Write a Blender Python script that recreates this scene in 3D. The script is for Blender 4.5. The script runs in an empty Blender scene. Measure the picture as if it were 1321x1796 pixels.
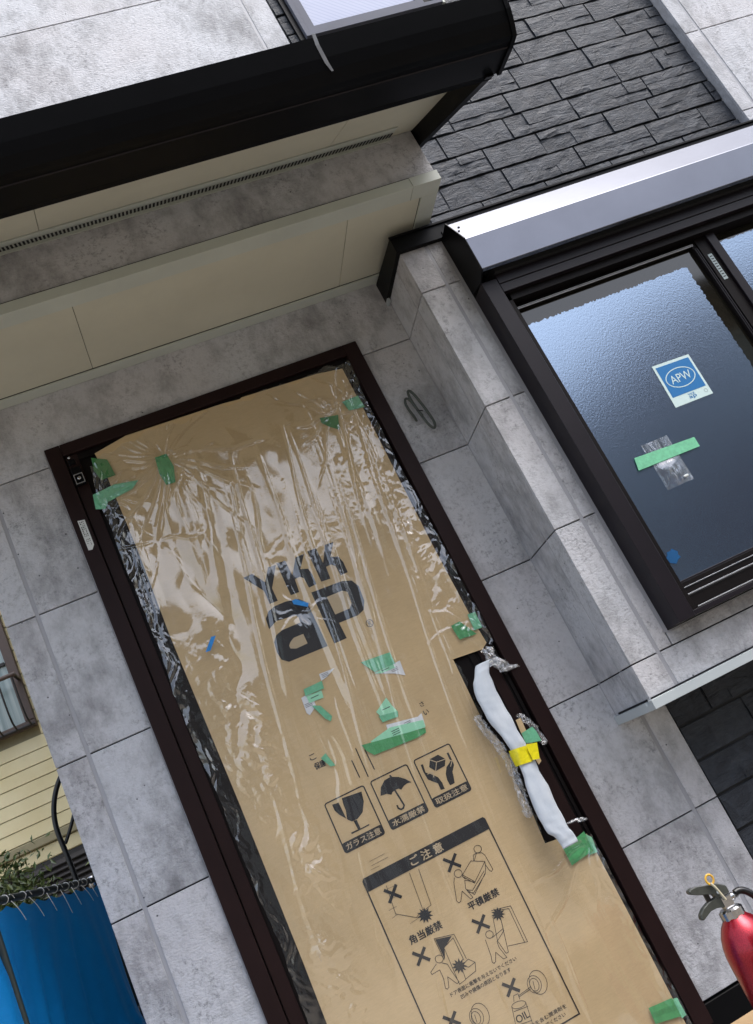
import bpy, bmesh, math, random
import numpy as np
from mathutils import Vector, Matrix

scene = bpy.context.scene
random.seed(7)
rng = np.random.default_rng(11)

# ------------------------------------------------------------------ camera
cam_data = bpy.data.cameras.new('camera')
cam = bpy.data.objects.new('camera', cam_data)
scene.collection.objects.link(cam)
scene.camera = cam
cam_data.sensor_fit = 'VERTICAL'
cam_data.sensor_height = 24.0
cam_data.lens = 24.0 * 1627.578 / 1796.0
cam_data.clip_start = 0.05
cam_data.clip_end = 500
cam.matrix_world = Matrix(((0.895836, 0.364706, -0.253902, -0.987579), (-0.113576, -0.364475, -0.924261, -2.841441), (-0.429625, 0.856824, -0.285088, 0.841616), (0.0, 0.0, 0.0, 1.0)))

# ------------------------------------------------------------------ light
world = bpy.data.worlds.new('World')
scene.world = world
world.use_nodes = True
wn = world.node_tree
SUN_EL, SUN_AZ = math.radians(60), math.radians(132)   # azimuth measured from +Y towards +X
sky = wn.nodes.new('ShaderNodeTexSky')
sky.sky_type = 'NISHITA'
sky.sun_disc = False
sky.sun_elevation = SUN_EL
sky.sun_rotation = SUN_AZ
sky.air_density = 1.0
sky.dust_density = 3.0
hs = wn.nodes.new('ShaderNodeHueSaturation')
hs.inputs['Saturation'].default_value = 0.62
bg = wn.nodes['Background']
wn.links.new(sky.outputs[0], hs.inputs['Color'])
# hazy overcast: luminance rises towards the zenith as (1 + 2 sin e) / 3
tcw = wn.nodes.new('ShaderNodeTexCoord'); sxyz = wn.nodes.new('ShaderNodeSeparateXYZ')
wn.links.new(tcw.outputs['Generated'], sxyz.inputs[0])
ma = wn.nodes.new('ShaderNodeMath'); ma.operation = 'MULTIPLY_ADD'; ma.use_clamp = False
mxx = wn.nodes.new('ShaderNodeMath'); mxx.operation = 'MAXIMUM'; mxx.inputs[1].default_value = 0
wn.links.new(sxyz.outputs[2], mxx.inputs[0]); wn.links.new(mxx.outputs[0], ma.inputs[0])
ma.inputs[1].default_value = .8; ma.inputs[2].default_value = 1.0
vm = wn.nodes.new('ShaderNodeVectorMath'); vm.operation = 'SCALE'
wn.links.new(hs.outputs[0], vm.inputs[0]); wn.links.new(ma.outputs[0], vm.inputs['Scale'])
wn.links.new(vm.outputs[0], bg.inputs['Color'])
bg.inputs['Strength'].default_value = 0.135
sun_data = bpy.data.lights.new('sun', 'SUN')
sun_data.energy = 1.1
sun_data.angle = math.radians(44)
sun_data.color = (0.985, 0.985, 1.0)
sun = bpy.data.objects.new('sun', sun_data)
scene.collection.objects.link(sun)
sd = Vector((math.sin(SUN_AZ) * math.cos(SUN_EL), math.cos(SUN_AZ) * math.cos(SUN_EL), math.sin(SUN_EL)))
sun.rotation_euler = sd.to_track_quat('Z', 'Y').to_euler()
scene.view_settings.view_transform = 'Standard'
scene.view_settings.look = 'None'
scene.view_settings.gamma = 1
scene.view_settings.use_curve_mapping = False
scene.view_settings.exposure = 0.92

# ------------------------------------------------------------------ materials
def mat(name, color=(.5, .5, .5), rough=.5, metal=0., spec=.5, coat=0., coat_rough=.1, ior=None):
    m = bpy.data.materials.new(name)
    m.use_nodes = True
    b = m.node_tree.nodes['Principled BSDF']
    b.inputs['Base Color'].default_value = (*color, 1)
    b.inputs['Roughness'].default_value = rough
    b.inputs['Metallic'].default_value = metal
    b.inputs['Specular IOR Level'].default_value = spec
    b.inputs['Coat Weight'].default_value = coat
    b.inputs['Coat Roughness'].default_value = coat_rough
    if ior: b.inputs['IOR'].default_value = ior
    return m

def nd(m, t, **kw):
    n = m.node_tree.nodes.new(t)
    for k, v in kw.items():
        if hasattr(n, k): setattr(n, k, v)
        else: n.inputs[k].default_value = v
    return n

def lk(m, a, b): m.node_tree.links.new(a, b)

def coords(m, scale=(1, 1, 1), rand=0.):
    tc = nd(m, 'ShaderNodeTexCoord')
    mp = nd(m, 'ShaderNodeMapping')
    mp.inputs['Scale'].default_value = scale
    lk(m, tc.outputs['Object'], mp.inputs['Vector'])
    if rand:
        oi = nd(m, 'ShaderNodeObjectInfo')
        mu = nd(m, 'ShaderNodeMath', operation='MULTIPLY'); mu.inputs[1].default_value = rand
        cb = nd(m, 'ShaderNodeCombineXYZ')
        lk(m, oi.outputs['Random'], mu.inputs[0])
        for i in range(3): lk(m, mu.outputs[0], cb.inputs[i])
        lk(m, cb.outputs[0], mp.inputs['Location'])
    return mp.outputs[0]

def noise(m, vec, scale, detail=4, rough=.55, dist=0.):
    n = nd(m, 'ShaderNodeTexNoise')
    n.inputs['Scale'].default_value = scale
    n.inputs['Detail'].default_value = detail
    n.inputs['Roughness'].default_value = rough
    n.inputs['Distortion'].default_value = dist
    lk(m, vec, n.inputs['Vector'])
    return n.outputs['Fac']

def ramp(m, fac, stops):
    r = nd(m, 'ShaderNodeValToRGB')
    el = r.color_ramp.elements
    while len(el) < len(stops): el.new(.5)
    for e, (p_, c) in zip(el, stops):
        e.position = p_
        e.color = (*c, 1) if isinstance(c, tuple) else (c, c, c, 1)
    lk(m, fac, r.inputs[0])
    return r.outputs[0]

def mixc(m, fac, a, b, mode='MIX'):
    n = nd(m, 'ShaderNodeMix', data_type='RGBA', blend_type=mode)
    for sock, v in ((n.inputs[0], fac), (n.inputs[6], a), (n.inputs[7], b)):
        if isinstance(v, (int, float)): sock.default_value = v
        elif isinstance(v, tuple): sock.default_value = (*v, 1)
        else: lk(m, v, sock)
    return n.outputs[2]

def bump(m, h, strength, dist, normal=None):
    n = nd(m, 'ShaderNodeBump')
    n.inputs['Strength'].default_value = strength
    n.inputs['Distance'].default_value = dist
    lk(m, h, n.inputs['Height'])
    if normal: lk(m, normal, n.inputs['Normal'])
    return n.outputs[0]

def out(m, color=None, normal=None, rough=None):
    b = m.node_tree.nodes['Principled BSDF']
    if color: lk(m, color, b.inputs['Base Color'])
    if normal: lk(m, normal, b.inputs['Normal'])
    if rough: lk(m, rough, b.inputs['Roughness'])

# concrete-look siding: cloudy greys, dark pores, stucco grain, faint gloss
def siding_material(name, lo, mid, hi, spec=.5):
    m = mat(name, rough=.5, spec=spec)
    v = coords(m, rand=9.)
    big = noise(m, v, 3.0, 3, .55, .1)
    medium = noise(m, coords(m, (1, 1, .6), rand=7.), 15, 6, .7, .1)
    add = nd(m, 'ShaderNodeMath', operation='MULTIPLY_ADD'); add.inputs[1].default_value = .55; 
    lk(m, medium, add.inputs[0])
    half = nd(m, 'ShaderNodeMath', operation='MULTIPLY'); half.inputs[1].default_value = .45
    lk(m, big, half.inputs[0]); lk(m, half.outputs[0], add.inputs[2])
    base = ramp(m, add.outputs[0], [(.32, lo), (.43, mid), (.53, hi), (.66, tuple(c * 1.07 for c in hi))])
    fine = noise(m, v, 64, 8, .8, .15)
    clus = noise(m, v, 6.0, 4, .6, .2)
    speck = ramp(m, fine, [(.36, .0), (.50, 1.)])
    where = ramp(m, clus, [(.42, .10), (.64, .8)])
    sp = mixc(m, where, (1., 1., 1.), speck)
    c1 = mixc(m, .66, base, sp, 'MULTIPLY')
    # round pores
    vo = nd(m, 'ShaderNodeTexVoronoi'); vo.inputs['Scale'].default_value = 26; lk(m, v, vo.inputs['Vector'])
    vo.inputs['Randomness'].default_value = 1.
    pore = ramp(m, vo.outputs['Distance'], [(.04, 0.), (.085, 1.)])
    sel = nd(m, 'ShaderNodeSeparateColor'); lk(m, vo.outputs['Color'], sel.inputs[0])
    keep = ramp(m, sel.outputs[0], [(.74, 1.), (.76, 0.)])
    pore2 = nd(m, 'ShaderNodeMath', operation='MAXIMUM'); lk(m, pore, pore2.inputs[0]); lk(m, keep, pore2.inputs[1])
    c2 = mixc(m, .85, c1, pore2.outputs[0], 'MULTIPLY')
    warm = noise(m, v, 2.1, 2)
    c3 = mixc(m, ramp(m, warm, [(.42, 0.), (.65, .8)]), c2, (1.0, .965, .945), 'MULTIPLY')
    grain = noise(m, coords(m, (1, 1, 1.6), rand=5.), 105, 3, .6)
    n1 = bump(m, grain, 1., .0034)
    n2 = bump(m, fine, .35, .002, n1)
    n3 = bump(m, pore2.outputs[0], .6, .002, n2)
    out(m, c3, n3)
    return m

M = {}
M['siding'] = siding_material('concrete_siding', (.215, .215, .222), (.375, .377, .392), (.53, .535, .558))
M['siding'].node_tree.nodes['Principled BSDF'].inputs['Roughness'].default_value = .58
M['siding'].node_tree.nodes['Principled BSDF'].inputs['Specular IOR Level'].default_value = .28
M['sealant'] = mat('grey_sealant', (.34, .34, .36), .45)
M['backing'] = mat('dark_backing', (.04, .04, .042), .8)

m = mat('dark_slate', rough=.52, spec=.34); M['stone'] = m
v = coords(m, (1, 1, 1), rand=20.)
va = coords(m, (5, 5, 22), rand=20.)
n_a = noise(m, va, 2.2, 8, .68, 1.6)
n_b = noise(m, v, 34, 6, .7, .6)
n_c = noise(m, v, 8, 4, .6, 2.0)
col = ramp(m, n_c, [(.3, (.017, .020, .027)), (.5, (.028, .033, .043)), (.7, (.046, .053, .066))])
col = mixc(m, .5, col, ramp(m, n_b, [(.3, .45), (.6, 1.)]), 'MULTIPLY')
b1 = bump(m, n_a, .75, .008)
b2 = bump(m, n_b, .5, .0035, b1)
b3 = bump(m, ramp(m, n_c, [(.44, 0.), (.47, 1.), (.6, 1.), (.63, .3)]), .5, .003, b2)
out(m, col, b3)
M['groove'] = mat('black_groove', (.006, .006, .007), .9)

def speckle(m, base, amt=.15, scale=40, bstr=.1, bdist=.0006):
    v = coords(m)
    n = noise(m, v, scale, 5, .65)
    c = mixc(m, 1., base, ramp(m, n, [(.3, 1 - amt), (.7, 1.)]), 'MULTIPLY')
    out(m, c, bump(m, n, bstr, bdist))

M['frame'] = mat('dark_brown_aluminium', (.022, .014, .014), .45, spec=.15); speckle(M['frame'], (.019, .0085, .008), .25, 9)
M['frame_dark'] = mat('black_brown_aluminium', (.009, .007, .007), .5, spec=.12); speckle(M['frame_dark'], (.007, .005, .005), .3, 14)
M['window_frame'] = mat('bronze_window_aluminium', (.012, .009, .012), .38, spec=.22); speckle(M['window_frame'], (.012, .009, .012), .2, 12)
M['black_metal'] = mat('black_coated_metal', (.0045, .0045, .0055), .40, spec=.12); speckle(M['black_metal'], (.003, .003, .0036), .4, 7, .05)
M['shutter'] = mat('satin_shutter_metal', (.25, .26, .31), .16, metal=.85, spec=.5); speckle(M['shutter'], (.15, .155, .18), .12, 5, .03)
M['soffit'] = mat('cream_soffit', (.58, .56, .45), .6); speckle(M['soffit'], (.58, .56, .45), .12, 3, .05)
M['trim'] = mat('pale_green_grey_trim', (.42, .43, .38), .4); speckle(M['trim'], (.52, .545, .485), .1, 6, .04)
M['drip'] = mat('pale_blue_grey_drip', (.46, .50, .51), .33, spec=.6); speckle(M['drip'], (.46, .50, .51), .1, 6, .04)
M['upvc'] = mat('grey_window_frame', (.15, .15, .17), .6, spec=.15); speckle(M['upvc'], (.13, .135, .165), .1, 10, .03)
M['rubber'] = mat('black_rubber', (.01, .01, .01), .6)
M['chrome'] = mat('bright_metal', (.5, .5, .52), .22, metal=1.); speckle(M['chrome'], (.55, .55, .56), .2, 60, .1)
M['shine'] = mat('bare_aluminium_lip', (.42, .42, .43), .3, metal=.6); speckle(M['shine'], (.42, .42, .43), .2, 30, .05)
M['screw'] = mat('screw_black', (.01, .01, .012), .3, metal=.5)

# obscure window glass: rippled, strongly reflecting, dark room behind
m = mat('obscure_glass', (.010, .010, .024), .20, spec=1.0, ior=2.7); M['obscure'] = m
v = coords(m, (1, 1, .7))
g1 = noise(m, v, 190, 2, .5, .5); g2 = noise(m, v, 420, 2, .5)
out(m, None, bump(m, g2, .25, .0004, bump(m, g1, .42, .0007)))
m.node_tree.nodes['Principled BSDF'].inputs['Specular Tint'].default_value = (.62, .78, 1.0, 1)
m = mat('clear_glass_edge', (.012, .010, .006), .06, spec=.7, ior=1.5); M['clear_edge'] = m
speckle(m, (.014, .012, .008), .3, 20, .02)
m = mat('upper_glass', (.36, .39, .52), .15, spec=.3, ior=1.45); M['upper_glass'] = m  # sky reflection is put into the pale blue base colour
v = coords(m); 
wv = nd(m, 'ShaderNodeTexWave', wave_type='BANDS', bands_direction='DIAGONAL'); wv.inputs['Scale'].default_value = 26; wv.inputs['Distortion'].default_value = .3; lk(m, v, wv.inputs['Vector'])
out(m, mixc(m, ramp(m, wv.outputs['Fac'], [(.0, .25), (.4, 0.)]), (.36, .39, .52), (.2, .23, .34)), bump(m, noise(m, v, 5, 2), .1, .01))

# kraft cardboard
m = mat('kraft_cardboard', rough=.75, spec=.2); M['kraft'] = m
v = coords(m)
k1 = noise(m, coords(m, (1, 1, 6)), 50, 6, .7); k2 = noise(m, v, 2.5, 4, .6); k3 = noise(m, coords(m, (.4, 1, 40)), 6, 3, .5)
c = mixc(m, 1., (.64, .475, .265), ramp(m, k1, [(.3, .90), (.7, 1.02)]), 'MULTIPLY')
c = mixc(m, 1., c, ramp(m, k2, [(.3, .86), (.65, 1.03)]), 'MULTIPLY')
out(m, c, bump(m, k3, .25, .001, bump(m, k1, .15, .0005)))
def ink(name, color, rough=.6):
    m = mat(name, color, rough)
    n = noise(m, coords(m), 120, 4, .7)
    out(m, mixc(m, ramp(m, n, [(.62, 0.), (.8, .5)]), color, tuple(min(1, x * 1.5 + .008) for x in color)))
    return m
M['ink'] = ink('black_print', (.009, .0095, .012))
M['kraft_print'] = ink('kraft_knockout', (.52, .41, .26), .75)
M['paper'] = ink('white_paper', (.72, .74, .76), .7)
M['paper_tint'] = ink('mint_paper', (.34, .72, .48), .6)
def tape(name, c, alpha=1., rough=.35):
    m = mat(name, c, rough, spec=.5)
    v = coords(m); n = noise(m, v, 70, 4, .7, .8)
    out(m, mixc(m, 1., c, ramp(m, n, [(.3, .75), (.7, 1.05)]), 'MULTIPLY'), bump(m, noise(m, v, 45, 3, .6, 1.), .4, .002))
    return m
M['tape_mid'] = tape('green_masking_tape', (.09, .37, .14))
M['tape_light'] = tape('pale_green_masking_tape', (.19, .56, .33))
M['tape_dark'] = tape('deep_green_masking_tape', (.05, .23, .065))
M['blue_tape'] = tape('blue_marking_tape', (.02, .25, .66))
M['yellow_tape'] = tape('yellow_vinyl_tape', (.88, .76, .015), rough=.3)
M['foam'] = mat('white_foam_wrap', (.62, .67, .72), .55, spec=.3)
v = coords(M['foam']); out(M['foam'], mixc(M['foam'], ramp(M['foam'], noise(M['foam'], v, 14, 4), [(.3, 0.), (.7, 1.)]), (.52, .57, .63), (.66, .70, .74)), bump(M['foam'], noise(M['foam'], v, 160, 3), .3, .001))
b = M['foam'].node_tree.nodes['Principled BSDF']; b.inputs['Subsurface Weight'].default_value = .0

# clear polythene film
def film_material(name, haze, gloss, crease):
    m = bpy.data.materials.new(name); m.use_nodes = True
    nt = m.node_tree; nt.nodes.remove(nt.nodes['Principled BSDF'])
    v = coords(m, (7.5, 1, 1.35))
    n1 = noise(m, v, 3.0, 5, .62, 1.1)
    v2 = coords(m, (1, 1, .8))
    vo = nd(m, 'ShaderNodeTexVoronoi', feature='F1'); vo.inputs['Scale'].default_value = 34; 
    ds = noise(m, v2, 12, 3, .6)
    wr = nd(m, 'ShaderNodeVectorMath', operation='ADD'); lk(m, v2, wr.inputs[0])
    cm = nd(m, 'ShaderNodeCombineXYZ'); lk(m, ds, cm.inputs[0]); lk(m, ds, cm.inputs[2]); lk(m, cm.outputs[0], wr.inputs[1])
    lk(m, wr.outputs[0], vo.inputs['Vector'])
    patch = ramp(m, noise(m, v2, 4.5, 3, .6), [(.48, 0.), (.62, 1.)])
    crk = nd(m, 'ShaderNodeMath', operation='MULTIPLY'); lk(m, vo.outputs['Distance'], crk.inputs[0]); lk(m, patch, crk.inputs[1])
    nrm = bump(m, crk.outputs[0], crease * .5, .012, bump(m, n1, crease, .016))
    tr_ = nd(m, 'ShaderNodeBsdfTransparent'); tr_.inputs['Color'].default_value = (.985, .985, .985, 1)
    gl = nd(m, 'ShaderNodeBsdfGlossy'); gl.inputs['Roughness'].default_value = .09; gl.inputs['Color'].default_value = (1, 1, 1, 1)
    lk(m, nrm, gl.inputs['Normal'])
    fr = nd(m, 'ShaderNodeValue'); fr.outputs[0].default_value = gloss
    df = nd(m, 'ShaderNodeBsdfDiffuse'); df.inputs['Color'].default_value = (.85, .85, .85, 1); lk(m, nrm, df.inputs['Normal'])
    mx0 = nd(m, 'ShaderNodeMixShader'); mx0.inputs[0].default_value = haze
    lk(m, tr_.outputs[0], mx0.inputs[1]); lk(m, df.outputs[0], mx0.inputs[2])
    mx = nd(m, 'ShaderNodeMixShader'); lk(m, fr.outputs[0], mx.inputs[0]); lk(m, mx0.outputs[0], mx.inputs[1]); lk(m, gl.outputs[0], mx.inputs[2])
    lk(m, mx.outputs[0], nt.nodes['Material Output'].inputs['Surface'])
    return m
M['film'] = film_material('clear_polythene', .008, .13, .05)
M['film_bunched'] = film_material('bunched_polythene', .05, .22, .8)

M['cable'] = mat('grey_green_cable', (.055, .065, .055), .45)
M['tarp'] = mat('blue_tarpaulin', (.006, .10, .30), .38, spec=.4)
m = M['tarp']; v = coords(m)
wvx = noise(m, coords(m, (.6, .6, 5)), 7, 4, .6)
out(m, mixc(m, ramp(m, noise(m, v, 5, 4), [(.3, 0.), (.7, 1.)]), (.004, .17, .50), (.010, .24, .62)), bump(m, wvx, .35, .01))
b_ = m.node_tree.nodes['Principled BSDF']; tl_ = nd(m, 'ShaderNodeBsdfTranslucent'); tl_.inputs['Color'].default_value = (.01, .30, .75, 1)
mx_ = nd(m, 'ShaderNodeMixShader'); mx_.inputs[0].default_value = .14
lk(m, b_.outputs[0], mx_.inputs[1]); lk(m, tl_.outputs[0], mx_.inputs[2]); lk(m, mx_.outputs[0], m.node_tree.nodes['Material Output'].inputs['Surface'])
M['pipe'] = mat('dark_green_pipe', (.025, .035, .033), .4)
M['string'] = mat('white_string', (.7, .7, .66), .8)
M['hose'] = mat('black_hose', (.006, .006, .007), .35)
m = mat('cream_boards', (.62, .52, .26), .5); M['cream'] = m
v = coords(m); out(m, mixc(m, ramp(m, noise(m, v, 4, 5), [(.3, 0.), (.7, 1.)]), (.74, .62, .33), (.84, .73, .44)), bump(m, noise(m, coords(m, (1, 1, 8)), 30), .15, .002))
M['cream_dark'] = mat('cream_moulding', (.34, .29, .16), .5); speckle(M['cream_dark'], (.34, .29, .16), .2, 12)
M['brown'] = mat('brown_aluminium', (.10, .065, .05), .4); speckle(M['brown'], (.11, .07, .052), .2, 12)
M['louver'] = mat('dark_brown_louvre', (.022, .018, .015), .5); speckle(M['louver'], (.024, .019, .016), .3, 20)
m = mat('curtained_glass', (.30, .38, .37), .25, spec=.8); M['curtain_glass'] = m
cv = noise(m, coords(m, (14, 1, .4)), 2.2, 2)
out(m, ramp(m, cv, [(.3, (.17, .24, .235)), (.7, (.42, .49, .47))]))
M['leaf'] = mat('waxy_leaf', (.05, .085, .02), .35, spec=.6)
m = M['leaf']; oi = noise(m, coords(m), 22, 2); out(m, ramp(m, oi, [(.3, (.045, .075, .018)), (.5, (.09, .13, .03)), (.7, (.20, .22, .06))]))
M['bark'] = mat('bark', (.08, .06, .04), .9); speckle(M['bark'], (.08, .06, .04), .4, 50, .4)
M['red'] = mat('metallic_red_paint', (.33, .006, .018), .30, metal=.65, spec=.6, coat=.5, coat_rough=.15)
m = M['red']; out(m, mixc(m, ramp(m, noise(m, coords(m), 350, 2), [(.4, 0.), (.6, 1.)]), (.28, .004, .014), (.40, .010, .025)), bump(m, noise(m, coords(m), 300, 2), .08, .0004))
M['olive'] = mat('olive_lever_paint', (.055, .060, .050), .42); speckle(M['olive'], (.060, .065, .055), .3, 50, .2)
M['pin'] = mat('yellow_plastic', (.75, .42, .04), .4); speckle(M['pin'], (.75, .43, .05), .15, 60)
M['tag'] = mat('translucent_tie', (.55, .50, .36), .5); speckle(M['tag'], (.55, .50, .36), .15, 60)
M['asphalt'] = mat('asphalt', (.06, .06, .06), .9); speckle(M['asphalt'], (.065, .065, .066), .5, 90, .5, .003)
M['concrete'] = mat('poured_concrete', (.25, .25, .24), .85); speckle(M['concrete'], (.27, .265, .255), .3, 14, .3, .002)
M['soil'] = mat('pale_sandy_ground', (.22, .195, .155), .9); speckle(M['soil'], (.24, .21, .165), .3, 30, .5, .004)
M['porch'] = mat('pale_porch_concrete', (.24, .24, .235), .8); speckle(M['porch'], (.25, .245, .24), .3, 40, .4, .002)
M['brown_render'] = mat('dark_render', (.10, .085, .07), .8); speckle(M['brown_render'], (.11, .092, .075), .3, 3, .3, .003)
M['label_white'] = ink('white_sticker', (.62, .64, .62), .4)
M['sticker_blue'] = ink('sticker_blue', (.015, .15, .38), .35)
M['sticker_deep'] = ink('sticker_deep_blue', (.008, .075, .20), .35)
M['ripple_white'] = ink('sticker_pale', (.55, .68, .66), .4)
M['grey_print'] = ink('grey_print', (.30, .36, .36), .5)
M['plywood'] = mat('board_brown', (.40, .27, .14), .6); speckle(M['plywood'], (.42, .285, .15), .25, 9, .2)

# ------------------------------------------------------------------ mesh helpers
coll = scene.collection
def link(name, me, material, parent=None):
    o = bpy.data.objects.new(name, me)
    mats = material if isinstance(material, (list, tuple)) else [material]
    for mm in mats:
        if mm is not None: me.materials.append(mm)
    coll.objects.link(o)
    if parent is not None: o.parent = parent
    return o
def from_data(name, vs, fs, material, parent=None, smooth=False):
    me = bpy.data.meshes.new(name)
    me.from_pydata(vs, [], fs)
    if smooth: me.shade_smooth()
    me.update()
    return link(name, me, material, parent)
def from_bm(name, bm, material, parent=None, smooth=False):
    bmesh.ops.recalc_face_normals(bm, faces=bm.faces)
    me = bpy.data.meshes.new(name)
    bm.to_mesh(me); bm.free()
    if smooth: me.shade_smooth()
    return link(name, me, material, parent)
def bm_box(bm, x0, x1, y0, y1, z0, z1):
    vs = [bm.verts.new(c) for c in ((x0,y0,z0),(x1,y0,z0),(x1,y1,z0),(x0,y1,z0),(x0,y0,z1),(x1,y0,z1),(x1,y1,z1),(x0,y1,z1))]
    for f in ((0,3,2,1),(4,5,6,7),(0,1,5,4),(1,2,6,5),(2,3,7,6),(3,0,4,7)): bm.faces.new([vs[i] for i in f])
def box(name, x0, x1, y0, y1, z0, z1, material, parent=None, bev=0., seg=1):
    bm = bmesh.new(); bm_box(bm, x0, x1, y0, y1, z0, z1)
    if bev: bmesh.ops.bevel(bm, geom=bm.edges[:], offset=bev, segments=seg, affect='EDGES', profile=.6)
    return from_bm(name, bm, material, parent)
def prism_x(name, prof, x0, x1, material, parent=None, bev=0.):      # profile in (y, z)
    bm = bmesh.new()
    a = [bm.verts.new((x0, y, z)) for y, z in prof]; b = [bm.verts.new((x1, y, z)) for y, z in prof]
    bm.faces.new(a); bm.faces.new(b[::-1])
    for i in range(len(prof)):
        j = (i + 1) % len(prof); bm.faces.new((a[i], b[i], b[j], a[j]))
    if bev: bmesh.ops.bevel(bm, geom=bm.edges[:], offset=bev, segments=1, affect='EDGES')
    return from_bm(name, bm, material, parent)
def bm_prism_y(bm, poly, y0, y1):                                     # outline in (x, z)
    a = [bm.verts.new((x, y0, z)) for x, z in poly]; b = [bm.verts.new((x, y1, z)) for x, z in poly]
    bm.faces.new(a); bm.faces.new(b[::-1])
    for i in range(len(poly)):
        j = (i + 1) % len(poly); bm.faces.new((a[i], b[i], b[j], a[j]))
def prism_y(name, poly, y0, y1, material, parent=None, bev=0.):
    bm = bmesh.new(); bm_prism_y(bm, poly, y0, y1)
    if bev: bmesh.ops.bevel(bm, geom=bm.edges[:], offset=bev, segments=1, affect='EDGES')
    return from_bm(name, bm, material, parent)
def tube(name, pts, r, material, parent=None, n=10, smooth_path=True):
    cu = bpy.data.curves.new(name, 'CURVE'); cu.dimensions = '3D'
    sp = cu.splines.new('NURBS' if smooth_path else 'POLY'); sp.points.add(len(pts) - 1)
    for q, c in zip(sp.points, pts): q.co = (*c, 1)
    if smooth_path: sp.use_endpoint_u = True; sp.order_u = 4; sp.resolution_u = 6
    cu.bevel_depth = r; cu.bevel_resolution = max(1, n // 4); cu.use_fill_caps = True
    tmp = bpy.data.objects.new(name, cu); coll.objects.link(tmp)
    dg = bpy.context.evaluated_depsgraph_get(); dg.update()
    me = bpy.data.meshes.new_from_object(tmp.evaluated_get(dg)); me.name = name
    bpy.data.objects.remove(tmp); me.shade_smooth()
    me.materials.clear()
    return link(name, me, material, parent)
def lathe(name, prof, cx, cy, material, parent=None, n=40, smooth=True):   # profile (r, z)
    vs, fs = [], []
    for r, z in prof:
        for i in range(n):
            a = 2 * math.pi * i / n; vs.append((cx + r * math.cos(a), cy + r * math.sin(a), z))
    for k in range(len(prof) - 1):
        for i in range(n):
            j = (i + 1) % n; fs.append((k*n+i, k*n+j, (k+1)*n+j, (k+1)*n+i))
    fs.append(tuple(range(n))[::-1]); fs.append(tuple((len(prof)-1)*n + i for i in range(n)))
    return from_data(name, vs, fs, material, parent, smooth)
def thing(name, loc, label, cat, group=None):
    o = bpy.data.objects.new(name, None); coll.objects.link(o)
    o.empty_display_size = .1
    o['label'] = label; o['category'] = cat
    if group: o['group'] = group
    return o
def tag(o, label, cat, group=None):
    o['label'] = label; o['category'] = cat
    if group: o['group'] = group
    return o
def kind(o, k): o['kind'] = k; return o

# flat print: outlines in (x, z) a fraction of a millimetre proud of the surface
def fill_polys(name, polys, y, material, parent, th=.0004):
    bm = bmesh.new()
    for p_ in polys: bm_prism_y(bm, p_, y, y + th)
    return from_bm(name, bm, material, parent)
def ribbon_bm(bm, pts, w, y, th=.0004):
    for (x0, z0), (x1, z1) in zip(pts, pts[1:]):
        d = math.hypot(x1 - x0, z1 - z0)
        if d < 1e-6: continue
        ux, uz = (x1 - x0) / d, (z1 - z0) / d
        e = w * .35; x0 -= ux*e; x1 += ux*e; z0 -= uz*e; z1 += uz*e
        nx, nz = -uz * w / 2, ux * w / 2
        y -= 2e-6
        bm_prism_y(bm, [(x0+nx, z0+nz), (x1+nx, z1+nz), (x1-nx, z1-nz), (x0-nx, z0-nz)], y, y + th)
def ribbons(name, lines, w, y, material, parent):
    bm = bmesh.new()
    for i, l in enumerate(lines): ribbon_bm(bm, l, w, y - i * 1e-5)
    return from_bm(name, bm, material, parent)
def lettering(name, s, x0, x1, zc, h, y, material, parent, bold=0., tilt=0.):
    cu = bpy.data.curves.new(name, 'FONT'); cu.body = s; cu.extrude = 0; cu.resolution_u = 3
    tmp = bpy.data.objects.new(name, cu); coll.objects.link(tmp)
    dg = bpy.context.evaluated_depsgraph_get(); dg.update()
    me0 = bpy.data.meshes.new_from_object(tmp.evaluated_get(dg))
    bpy.data.objects.remove(tmp)
    n = len(me0.vertices); co = np.zeros(n * 3); me0.vertices.foreach_get('co', co); co = co.reshape(-1, 3)
    fs0 = [tuple(p_.vertices) for p_ in me0.polygons]
    bpy.data.meshes.remove(me0)
    lo, hi = co.min(0), co.max(0)
    sx = (x1 - x0) / (hi[0] - lo[0]); sz = h / (hi[1] - lo[1])
    px = x0 + (co[:, 0] - lo[0]) * sx
    pz = zc + (co[:, 1] - (lo[1] + hi[1]) / 2) * sz + tilt * (px - (x0 + x1) / 2)
    b_ = bold * h
    offs = [(0, 0)] if bold <= 0 else [(0, 0), (b_, 0), (-b_, 0), (0, b_ * .7), (0, -b_ * .7)]
    vs, fs = [], []
    for k, (ox, oz) in enumerate(offs):
        m0 = len(vs)
        vs += [(float(a_) + ox, y - k * 8e-6, float(c_) + oz) for a_, c_ in zip(px, pz)]
        fs += [tuple(q + m0 for q in f_) for f_ in fs0]
    return from_data(name, vs, fs, material, parent)

# ------------------------------------------------------------------ setting
kind(box('ground', -60, 60, -60, 60, -.45, -.25, M['soil']), 'structure')
kind(box('porch_slab', -1.9, 2.4, -1.0, -.012, -.2495, -.20, M['porch'], bev=.01), 'structure')

# ------------------------------------------------------------------ the house
house = thing('house', (0, 0, 0), 'new house front of grey concrete-look siding and black slate tiles around a dark brown entrance', 'house')
XL, XA, XB, H5 = -1.405, .193, .358, .455
box('wall_core', XL + .004, 3.2, .0175, 4.0, -.6, 6.2, M['backing'], house)
box('base_trim', XL, XB, -.008, .017, -.30, -.004, M['black_metal'], house, .002)
box('base_trim', XB + .002, 3.2, -.006, .017, -.30, -.004, M['black_metal'], house, .002)
box('foundation', XL + .002, 3.2, .004, .016, -.6, -.052, M['concrete'], house)

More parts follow.
